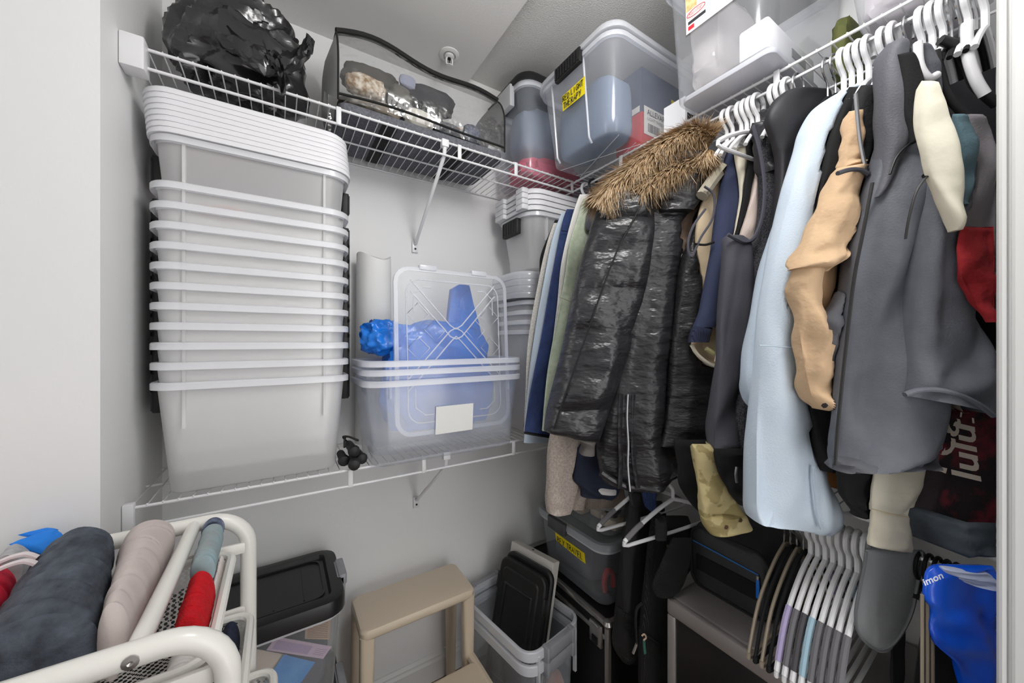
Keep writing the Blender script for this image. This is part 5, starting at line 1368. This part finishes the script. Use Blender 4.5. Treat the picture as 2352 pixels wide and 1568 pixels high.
line_part(gj, 'front_zipper', [(2004, 420), (1985, 520), (1962, 640), (1945, 780), (1932, 900), (1922, 1010), (1918, 1068)], (0.088, 0.68), 0.0026, zipd)
line_part(gj, 'piping', [(2044, 400), (2060, 360), (2090, 330), (2122, 318)], (0.094, 0.68), 0.0018, zipd)
line_part(gj, 'piping', [(2080, 548), (2088, 500), (2105, 440), (2130, 405), (2158, 386)], (0.034, 0.68), 0.0018, zipd)
line_part(gj, 'sleeve_hem', [(2078, 906), (2110, 896), (2160, 896), (2210, 910), (2250, 930), (2282, 955)], (0.028, 0.68), 0.0040, f_steel, n=8)
line_part(gj, 'hem_cord', [(2105, 1072), (2120, 1058), (2140, 1040), (2158, 1025)], (0.085, 0.68), 0.0045, M('cord_lilac', '#6d7186', 0.7), n=8)

# cream, teal, grey and red tops nearest the door trim
cr = garment('hanging_shirt', 'cream shirt squeezed in beside the steel grey jacket', (0.030, 0.68), [(185, 2118, 2145), (240, 2110, 2165), (290, 2110, 2180), (340, 2118, 2195), (400, 2136, 2206), (460, 2164, 2208), (528, 2196, 2208)], fab('fabric_cream_top', '#d9d4c2', bscale=24, bump=0.4, bdist=0.008), 0.012, cat='shirt', fold=0.003, seed=24)
garment('hanging_tee', 'dusty teal tee beside the cream shirt', (0.042, 0.68), [(262, 2188, 2212), (300, 2190, 2232), (360, 2196, 2240), (420, 2206, 2236), (470, 2210, 2222)], f_teal, 0.007, cat='shirt', seed=25)
garment('hanging_tee', 'mid grey tee beside the white door trim', (0.052, 0.68), [(262, 2218, 2258), (310, 2228, 2280), (400, 2228, 2286), (520, 2212, 2286), (640, 2230, 2286)], f_grey, 0.006, cat='shirt', seed=26)
garment('hanging_shirt', 'deep red crumpled shirt beside the white door trim', (0.040, 0.68), [(520, 2210, 2282), (560, 2200, 2284), (620, 2204, 2284), (680, 2232, 2284), (740, 2264, 2284)], f_red, 0.006, cat='shirt', fold=0.006, nf=5, seed=27)
garment('hanging_jacket', 'dark jacket filling the gap beside the white door trim', (0.205, 0.68), [(330, 2215, 2287), (500, 2210, 2287), (700, 2200, 2287), (900, 2170, 2287), (960, 2160, 2287)], f_black, 0.006, cat='jacket', seed=28)
garment('hanging_jacket', 'dark grey jacket shoulders packed between hangers by the door trim', (0.190, 0.68), [(78, 2196, 2280), (120, 2160, 2287), (180, 2146, 2287), (260, 2150, 2287), (380, 2190, 2287)], fab('fabric_slate_dark', '#4a484c'), 0.005, cat='jacket', fold=0.001, seed=46)
for i_, (pts_, r_, m_, lab_, pl_y) in enumerate((([(2160, 92), (2198, 108), (2222, 150), (2240, 195), (2290, 240)], 0.0075, MATS['black_rubber'], 'thick black padded hanger arm curving towards the door trim', 0.100),
                       ([(2148, 118), (2160, 175), (2180, 225), (2236, 286)], 0.0065, MATS['black_rubber'], 'black padded hanger arm behind the thicker one', 0.106),
                       ([(2222, 52), (2222, 120), (2240, 180), (2262, 218)], 0.0075, hangm, 'white plastic hanger arm hanging askew by the door trim', 0.082),
                       ([(2108, 98), (2112, 150), (2132, 180), (2152, 172)], 0.0062, hangm, 'white plastic hanger end looped over the cream shirt', 0.086))):
    P_ = [tuple(at(x_, y_, pl=(pl_y, 0.68))) for x_, y_ in pts_]
    G().tube(catmull(P_, 5), r_, 10).build('clothes_hanger', m_, world=True, label=lab_, cat='hanger')
# printed team shirt
tpl = (0.132, 0.60)
f_team = fab('fabric_team_print', '#241a1f', '#a02c3e', vscale=16, ramp=(.48, .72), rough=0.7)
ts = garment('printed_shirt', 'black and burgundy team shirt with cream lettering below the grey jacket sleeve', tpl, [(905, 2140, 2287), (980, 2120, 2287), (1060, 2105, 2287), (1150, 2098, 2287), (1215, 2092, 2287)], f_team, 0.008, cat='shirt', fold=0.003, seed=29, order=0.21,
    parts=[('dark_hem', [(1200, 2124, 2287), (1240, 2124, 2287), (1275, 2140, 2286)], fab('fabric_slate_hem', '#4b545b', '#2a2e32', vscale=14), dict(th=0.008, fold=0.003, nf=2, pl=(0.075, 0.68)))])
lp = (0.112, 0.60)
def tl(px, py): return at(px, py, pl=lp)
o1, e1 = tl(2184, 1118), tl(2214, 985)
cream_ink = M('print_cream', '#e4d8ca', 0.7)
u1 = (e1 - o1).normalized()
hz = (tl(2185, 1050) - tl(2120, 1050)).normalized()
v1 = (-hz - u1 * (-hz).dot(u1)).normalized()
lt1 = text_mesh('Team', o1, u1, v1, 0.078, ts, cream_ink, world=True, bold=0.012, off=-0.0)
o2 = tl(2268, 1115); 
lt2 = text_mesh('lulule', o2, (tl(2248, 960) - o2).normalized(), v1, 0.072, ts, cream_ink, world=True, bold=0.02, off=-0.0)
csl = garment('hanging_shirt', 'cream sleeve with a wide cuff hanging below the grey jacket hem', (0.150, 0.68), [(1055, 2012, 2128), (1100, 2006, 2122), (1140, 2003, 2108), (1172, 2002, 1186, 2086)], fab('fabric_cream_top', '#e6e1cf'), 0.008, cat='shirt', fold=0.003, seed=30, order=0.205,
    parts=[('cuff', [(1165, 2002, 1180, 2088), (1215, 1998, 1220, 2092), (1250, 1994, 1268, 2096)], f_cream, dict(th=0.009, fold=0.002, hollow=0.04))])
line_part(csl, 'cuff_seam', [(2002, 1168), (2040, 1178), (2087, 1188)], (0.132, 0.68), 0.001, f_beige)

# sleeves and hems hanging below the coats
garment('hanging_cardigan', 'oatmeal tweed sleeve hanging below the parka cuff', (0.845, 0.15), [(985, 1268, 1350), (1040, 1259, 1345), (1100, 1257, 1330), (1150, 1255, 1318), (1176, 1258, 1308)], f_oat, 0.028, cat='cardigan', seed=31, parts=[('far_sleeve', [(1000, 1330, 1352), (1080, 1322, 1352), (1160, 1312, 1340), (1168, 1316, 1336)], f_oat, dict(th=0.02, dY=0.04))])
nc = garment('hanging_jacket', 'dark navy sleeve with a white reflective stripe below the parka', (0.790, 0.3), [(1020, 1326, 1400), (1060, 1322, 1420), (1100, 1318, 1424), (1120, 1334, 1130, 1420), (1140, 1336, 1142, 1404)], fab('fabric_ink_navy', '#22283a'), 0.026, cat='jacket', seed=32,
    parts=[('reflective_stripe', [(1104, 1356, 1112, 1414), (1126, 1356, 1132, 1412)], M('reflective_white', '#d5d2d0', 0.5), dict(th=0.029, fold=0.001, lin_=True, m=3))])
garment('hanging_sweater', 'oatmeal ribbed knit hem hanging below the navy sleeve', (0.850, 0.35), [(1110, 1330, 1430), (1150, 1325, 1438), (1168, 1345, 1160, 1436)], M('rib_oat', '#a3968d', 0.9, bump=0.7, bscale=80, wave='X'), 0.012, cat='sweater', fold=0.002, seed=33)
garment('hanging_sweater', 'denim blue ribbed cuff hanging below the parka hem', (0.700, 0.45), [(1090, 1468, 1508), (1120, 1472, 1508), (1160, 1482, 1504), (1172, 1490, 1502)], M('rib_blue', '#2c4068', 0.9, bump=0.7, bscale=80, wave='X'), 0.016, cat='sweater', fold=0.002, seed=34)
garment('hanging_jacket', 'plain black jacket hem beside the camouflage sleeve', (0.500, 0.45), [(1010, 1548, 1640), (1060, 1556, 1640), (1110, 1560, 1640), (1160, 1590, 1640), (1180, 1612, 1640)], f_black, 0.014, cat='jacket', seed=35)
cm = garment('hanging_jacket', 'khaki camouflage sleeve with snap cuff above the cooler bag', (0.420, 0.45), [(1020, 1590, 1640), (1060, 1596, 1652), (1110, 1604, 1674), (1150, 1608, 1692), (1186, 1612, 1180, 1708)], f_camo, 0.020, cat='jacket', seed=36, fold=0.006,
    parts=[('cuff', [(1184, 1610, 1176, 1708), (1205, 1616, 1196, 1718), (1226, 1632, 1212, 1724)], f_camo, dict(th=0.022, fold=0.002, hollow=0.03))])
line_part(cm, 'snap_button', [(1668, 1210), (1669, 1211)], (0.392, 0.45), 0.0055, M('snap_bronze', '#6b5a4d', 0.4, 0.6), m=1)
line_part(cm, 'snap_button', [(1700, 1194), (1701, 1195)], (0.396, 0.45), 0.0055, M('snap_bronze', '#6b5a4d'), m=1)
bz = garment('hanging_jacket', 'black jacket hem with a dangling zipper pull behind the camouflage sleeve', (0.385, 0.42), [(1030, 1640, 1745), (1080, 1650, 1745), (1130, 1676, 1745), (1160, 1700, 1745)], f_black, 0.014, cat='jacket', seed=37)
line_part(bz, 'zip_pull', [(1692, 1072), (1690, 1090), (1692, 1108)], (0.362, 0.42), 0.003, zipm)
garment('hanging_jacket', 'long black garment hanging between the ice blue jacket and the cream cuff', (0.190, 0.5), [(1040, 1915, 2010), (1100, 1930, 2010), (1150, 1945, 2008), (1185, 1965, 2006)], f_black, 0.014, cat='jacket', seed=38)

# hangers on the upper lip: one for each group of hooks that shows
def railY(px): 
    r = (px - CXP) / F_PX
    return XF * (CS - r * SN) / (SN + r * CS)
UPPER = [('w', px, lab) for px, lab in ((1345, 'white hanger hook above the sage green jacket'), (1560, 'white hanger carrying the fur-hooded parka'), (1578, 'white hanger hook beside the fur-hooded parka'),
                (1668, 'white hanger carrying the black quilted jacket'), (1682, 'white hanger carrying the beige anorak'), (1702, 'white hanger carrying the dark navy sweatshirt'), (1718, 'white hanger carrying the cream tank top'), (1734, 'white hanger carrying the mesh vest'),
                (1778, 'white hanger hook beside the black smooth-collared jacket'), (1792, 'white hanger carrying the black smooth-collared jacket'), (1808, 'white hanger hook before the chrome hooks'),
                (1940, 'white hanger carrying the ice blue jacket'), (1955, 'white hanger carrying the camel shirt'), (1976, 'white hanger carrying the black zip vest'), (1990, 'white hanger hook behind the steel grey collar'),
                (2028, 'white hanger carrying the steel grey jacket'), (2052, 'white hanger hook beside the steel grey jacket'), (2118, 'white hanger carrying the cream shirt'), (2140, 'white hanger hook beside the cream shirt'), (2165, 'white hanger carrying the dusty teal tee'),
                (2225, 'white hanger carrying the mid grey tee'), (2262, 'white hanger hook beside the white door trim'))]
hw = make_hanger('clothes_hanger', 'white hanger with its near end sticking out above the navy sweatshirt sleeve', hangm, hangm, 0.13, sl=0.055, rt=0.0055, hr=0.005)
hw['group'] = 'white hangers on the upper shelf lip'
wh = make_hanger('wire_hanger', 'thin chrome wire hanger', M('velvet_black', '#141415', 0.95), chrome, 0.05, rt=0.004, hr=0.0022, bar=False, sl=0.05)
bh = make_hanger('clothes_hanger', 'black plastic hanger hook between the sage jacket and the parka', blackp, blackp, 0.05, sl=0.05, bar=False, rt=0.005, hr=0.005)
UPPER += [('c', px, lab) for px, lab in ((1900, 'chrome-hooked slim hanger next to the ice blue jacket'), (1918, 'second chrome-hooked slim hanger next to the ice blue jacket'), (1832, 'chrome-hooked slim hanger next to the black smooth-collared jacket'), (2085, 'chrome-hooked black velvet hanger beside the steel grey collar'),
                               (2185, 'chrome-hooked black velvet hanger beside the teal tee'), (2205, 'chrome-hooked black velvet hanger beside the grey tee'), (2240, 'black velvet hanger near the white door trim'))]
UPPER += [('b', 1362, bh['label']), ('h', 1728, hw['label'])]
UPPER = sorted([[railY(px), k, lab] for k, px, lab in UPPER], key=lambda q: q[0])
for _ in range(400):
    for a_, b_ in zip(UPPER, UPPER[1:]):
        lack = (0.0086 if 'c' in a_[1] + b_[1] else 0.0128) - (b_[0] - a_[0])
        if lack > 0: a_[0] -= lack / 2; b_[0] += lack / 2
    UPPER[0][0] = max(UPPER[0][0], 0.086)
wh_used = False
for Yh_, k_, lab_ in UPPER:
    if k_ == 'w': hang(Yh_, lab_, rz=-0.12 if Yh_ < 0.8 else 0.0)
    elif k_ == 'c':
        o = copy_tree(wh) if wh_used else wh
        wh_used = True
        o.location = (XF + 0.003, Yh_, ZR); o.rotation_euler = (0, 0, -0.12); o['label'] = lab_
        o['group'] = 'chrome-hooked hangers on the upper shelf lip'
    else:
        o = bh if k_ == 'b' else hw
        o.location = (XF + 0.003, Yh_, ZR); o.rotation_euler = (0, 0, -0.12 if k_ == 'h' else 0.0)

# ---------------------------------------------------------------- lower rod: hangers, backpacks, bags
ZR2 = ZL - 0.04 + 0.0036 + 0.005
tanv = M('velvet_tan', '#8d8272', 0.95)
lowg = 'empty hangers on the lower shelf lip'
for i, (px, lab, gm) in enumerate(((1892, 'white hanger with a lilac grip pad on the lower rod', M('grip_lilac', '#a79cc0', 0.7)), (1908, 'white hanger with grey grip pads beside the lilac one', gripg), (1938, 'white hanger with charcoal grip pads on the lower rod', M('grip_char', '#4a484b', 0.7)),
                                   (1955, 'white hanger with pale blue grip pads on the lower rod', M('grip_blue', '#9cb9c8', 0.7)), (1985, 'white hanger with grey pads behind the grey strap cover', gripg), (2000, 'second white hanger with grey pads behind the grey strap cover', gripg), (2015, 'third white hanger with grey pads behind the grey strap cover', gripg), (2030, 'fourth white hanger with grey pads behind the grey strap cover', gripg))):
    h = make_hanger('clothes_hanger', lab, hangm, hangm, 0.18, rt=0.0050, hr=0.0050, grip=gm, drop=0.085, sl=0.17)
    h.location = (XF + 0.003, 0.332 - 0.0131 * i, ZR2); h.rotation_euler = (0, 0, 0.03); h['group'] = lowg
for i, (px, lab, vm) in enumerate(((1838, 'tan velvet hanger next to the cooler bag', tanv), (1848, 'black velvet hanger behind the tan one', MATS['velvet_black']), (1866, 'tan velvet hanger between two black ones', tanv), (1876, 'black velvet hanger next to the lilac-padded hanger', MATS['velvet_black']))):
    h = make_hanger('velvet_hanger', lab, vm, chrome, 0.18, rt=0.0055, hr=0.002, drop=0.085, flatr=0.6, sl=0.17)
    h.location = (XF + 0.003, 0.382 - 0.0122 * i, ZR2); h.rotation_euler = (0, 0, 0.03); h['group'] = lowg
for k, px in enumerate((2085, 2110, 2130, 2150, 2175, 2200, 2225)):
    if k == 0:
        h0 = make_hanger('velvet_hanger', 'dark velvet hanger behind the blue plastic bag', MATS['velvet_black'], M('dark_metal', '#2a2a2a'), 0.02, rt=0.004, hr=0.003, drop=0.06, flatr=0.5, bar=False, sl=0.02); h = h0
    else: h = copy_tree(h0)
    h.location = (XF + 0.003, 0.166 - 0.0105 * k, ZR2); h.rotation_euler = (0, 0, -0.1); h['group'] = 'dark hangers behind the blue bag'; h['label'] = '%s dark hanger hook counting from the grey padded strap towards the door trim' % ORD[k]
# two white hangers that hold the backpacks
for yh_, lab, rz in ((0.775, 'white hanger threaded through the strap of the plain backpack', -0.10), (0.672, 'white hanger threaded through the strap of the striped backpack', -0.12)):
    h = make_hanger('clothes_hanger', lab, hangm, hangm, 0.19, rt=0.0062, hr=0.0055, grip=gripg, drop=0.085)
    h.location = (XF + 0.003, yh_, ZR2); h.rotation_euler = (0, 0.0, rz)
packm = M('pack_nylon', '#1b1b1c', 0.7, bump=0.25, bscale=300)
pack2 = M('pack_ribbed', '#1f1f20', 0.75, bump=0.8, bscale=170, wave='X')
bp1 = garment('backpack', 'plain black backpack hanging beside the REY TRAVEL bin', (0.822, 0.45), [(1150, 1440, 1520), (1190, 1434, 1530), (1260, 1428, 1535), (1340, 1420, 1530), (1420, 1412, 1520), (1480, 1408, 1500), (1512, 1425, 1480)], packm, 0.026, cat='backpack', fold=0.003, seed=40,
    parts=[('front_pocket', [(1390, 1416, 1480), (1430, 1412, 1484), (1480, 1412, 1482), (1505, 1425, 1472)], packm, dict(th=0.032, fold=0.003)),
           ('shoulder_strap', [(1130, 1450, 1478), (1180, 1442, 1472), (1250, 1432, 1462), (1330, 1430, 1452), (1400, 1432, 1446)], packm, dict(th=0.008, dY=-0.094, fold=0.003)),
           ('top_loop', [(1128, 1455, 1475), (1150, 1450, 1472), (1190, 1446, 1468)], packm, dict(th=0.006, dY=-0.088, fold=0.001))])
line_part(bp1, 'zip_cord', [(1436, 1410), (1432, 1430), (1440, 1448), (1452, 1456), (1454, 1440), (1440, 1426)], (0.780, 0.45), 0.002, M('dark_metal', '#2a2a2a'))
line_part(bp1, 'pocket_zipper', [(1418, 1392), (1440, 1404), (1462, 1412), (1480, 1412)], (0.784, 0.45), 0.0022, zipd)
bp2 = garment('backpack', 'ribbed black backpack with a green zip pull hanging beside the grey safe', (0.722, 0.45), [(1185, 1500, 1580), (1230, 1492, 1590), (1300, 1484, 1585), (1370, 1478, 1530), (1460, 1472, 1518), (1568, 1470, 1514), (1640, 1475, 1510)], pack2, 0.026, cat='backpack', fold=0.004, seed=41,
    parts=[('front_pocket', [(1440, 1472, 1512), (1500, 1470, 1514), (1600, 1472, 1514)], pack2, dict(th=0.031, fold=0.003)),
           ('wide_strap', [(1235, 1545, 1590), (1290, 1520, 1585), (1340, 1500, 1570), (1368, 1508, 1545)], pack2, dict(th=0.010, dY=-0.100, fold=0.003)),
           ('top_loop', [(1190, 1505, 1530), (1220, 1505, 1532), (1240, 1506, 1530)], packm, dict(th=0.006, dY=-0.092, fold=0.001))])
for dx in (0, 12):
    line_part(bp2, 'zip_pull', [(1533 + dx, 1250), (1536 + dx, 1262), (1538 + dx, 1275)], (0.684, 0.45), 0.003, M('brass_green', '#5d6b58', 0.35, 0.7))
line_part(bp2, 'green_zip_pull', [(1479, 1470), (1480, 1485), (1482, 1500)], (0.680, 0.45), 0.005, M('pull_green', '#3d6f62', 0.4), flat=0.5)
line_part(bp2, 'pull_ring', [(1474, 1460), (1480, 1456), (1484, 1464), (1478, 1470)], (0.680, 0.45), 0.0025, M('ring_tan', '#bda68c', 0.4))
line_part(bp2, 'pocket_zipper', [(1470, 1448), (1492, 1462), (1515, 1480), (1530, 1500)], (0.685, 0.45), 0.003, zipd)
line_part(bp2, 'side_strap', [(1475, 1385), (1462, 1400), (1460, 1440), (1462, 1480), (1455, 1495)], (0.684, 0.45), 0.006, packm, flat=0.4)
line_part(bp2, 'buckle', [(1462, 1478), (1458, 1490), (1454, 1500)], (0.678, 0.45), 0.004, alu)

# grey padded strap cover, blue plastic bag, dark clothes at the bottom right
slab_pl = (0.170, 0.55)
gs = garment('padded_strap', 'grey padded rounded strap cover hanging in front of the white hangers', slab_pl, [(1262, 1988, 2118), (1290, 1986, 2116), (1350, 1974, 2106), (1400, 1966, 2096), (1440, 1966, 2080), (1470, 1984, 2060), (1492, 2008, 2040)], fab('fabric_pad_grey', '#929596', bscale=60), 0.006, cat='strap', fold=0.001, seed=42)
line_part(gs, 'binding', [(1989, 1266), (1987, 1290), (1975, 1350), (1966, 1405), (1970, 1448), (1994, 1480), (2022, 1492), (2052, 1478), (2078, 1442), (2096, 1400), (2106, 1350), (2117, 1290), (2118, 1266)], (0.1625, 0.55), 0.0026, fab('fabric_pad_edge', '#66696b'))
bbm = M('blue_film', '#0a4fd0', 0.25, col2='#1560e0', vscale=12, bump=0.5, bscale=22, coat=0.3)
bb = garment('plastic_bag', 'crumpled bright blue plastic bag with white print hanging by the door trim', (0.062, 0.68), [(1300, 2150, 2280), (1320, 2126, 2287), (1370, 2122, 2287), (1400, 2140, 2287), (1440, 2136, 2287), (1480, 2150, 2287), (1530, 2200, 2287), (1600, 2215, 2287)], bbm, 0.009, cat='bag', fold=0.006, nf=5, seed=43)
bt0 = at(2124, 1345, pl=(0.042, 0.68)); bt1 = at(2165, 1328, pl=(0.042, 0.68)); bu = (bt1 - bt0).normalized()
bv = Vector((0, 0, 1)); bv = (bv - bu * bv.dot(bu)).normalized()
text_mesh('imon', bt0, bu, bv, 0.016, bb, M('print_white', '#dfe3ea', 0.5), world=True, bold=0.02, off=0.0)
G().loft(drape([(1300, 2160, 1310, 2260), (1316, 2170, 1330, 2287), (1334, 2210, 1352, 2287)], (0.058, 0.68), 0.010, fold=0.003)).build('white_print_panel', M('print_pale', '#b9c2dc', 0.4), bb, world=True)
garment('hanging_trousers', 'black trousers hanging behind the blue plastic bag', (0.125, 0.30), [(1330, 2126, 2287), (1400, 2122, 2287), (1480, 2112, 2287), (1568, 2100, 2287), (1660, 2100, 2287)], f_black, 0.005, cat='trousers', fold=0.001, seed=44)
for k, px in enumerate((2118, 2130, 2142)):
    P = [at(px, y_, pl=(0.108, 0.30)) for y_ in (1365, 1450, 1568, 1660)]
    G().tube(P, 0.004, 6, flat=0.6).build('velvet_edge', tanv, world=True, label='tan velvet hanger edge hanging in front of the black trousers', cat='hanger', group='tan hanger edges by the blue bag')
garment('hanging_trousers', 'charcoal trousers hanging on the lower rod behind the padded strap', (0.218, 0.0), [(1330, 2050, 2076), (1400, 2050, 2076), (1500, 2050, 2076), (1580, 2050, 2076)], fab('fabric_dark_char', '#2f2e31'), 0.005, cat='trousers', fold=0.001, seed=45)
# brown carton on the lower shelf
bc = thing('cardboard_box', 'brown cardboard box on the lower shelf behind the hanging coats', 'box', (1.17, 0.36, ZL + 0.004))
G().box(-0.035, 0.115, -0.10, 0.10, 0, 0.09).build('carton', M('cardboard', '#8a5a2e', 0.8), bc)
G().box(-0.035, 0.115, -0.02, 0.02, 0.0895, 0.0905).build('tape', M('packing_tape', '#a98455', 0.4), bc)

# ---------------------------------------------------------------- let the clothes lie against each other
settle(sorted([(k, t) for k, far, t in GARMENTS if not far], key=lambda q: q[0]), (0.42, 0.907, 0))
settle(sorted([(k, t) for k, far, t in GARMENTS if far], key=lambda q: q[0]), (0, 1, 0))
for o in (lt1, lt2):
    print_on(o, [c for c in ts.children if c.name.startswith('body')][0], (0.70, 0.71, 0))
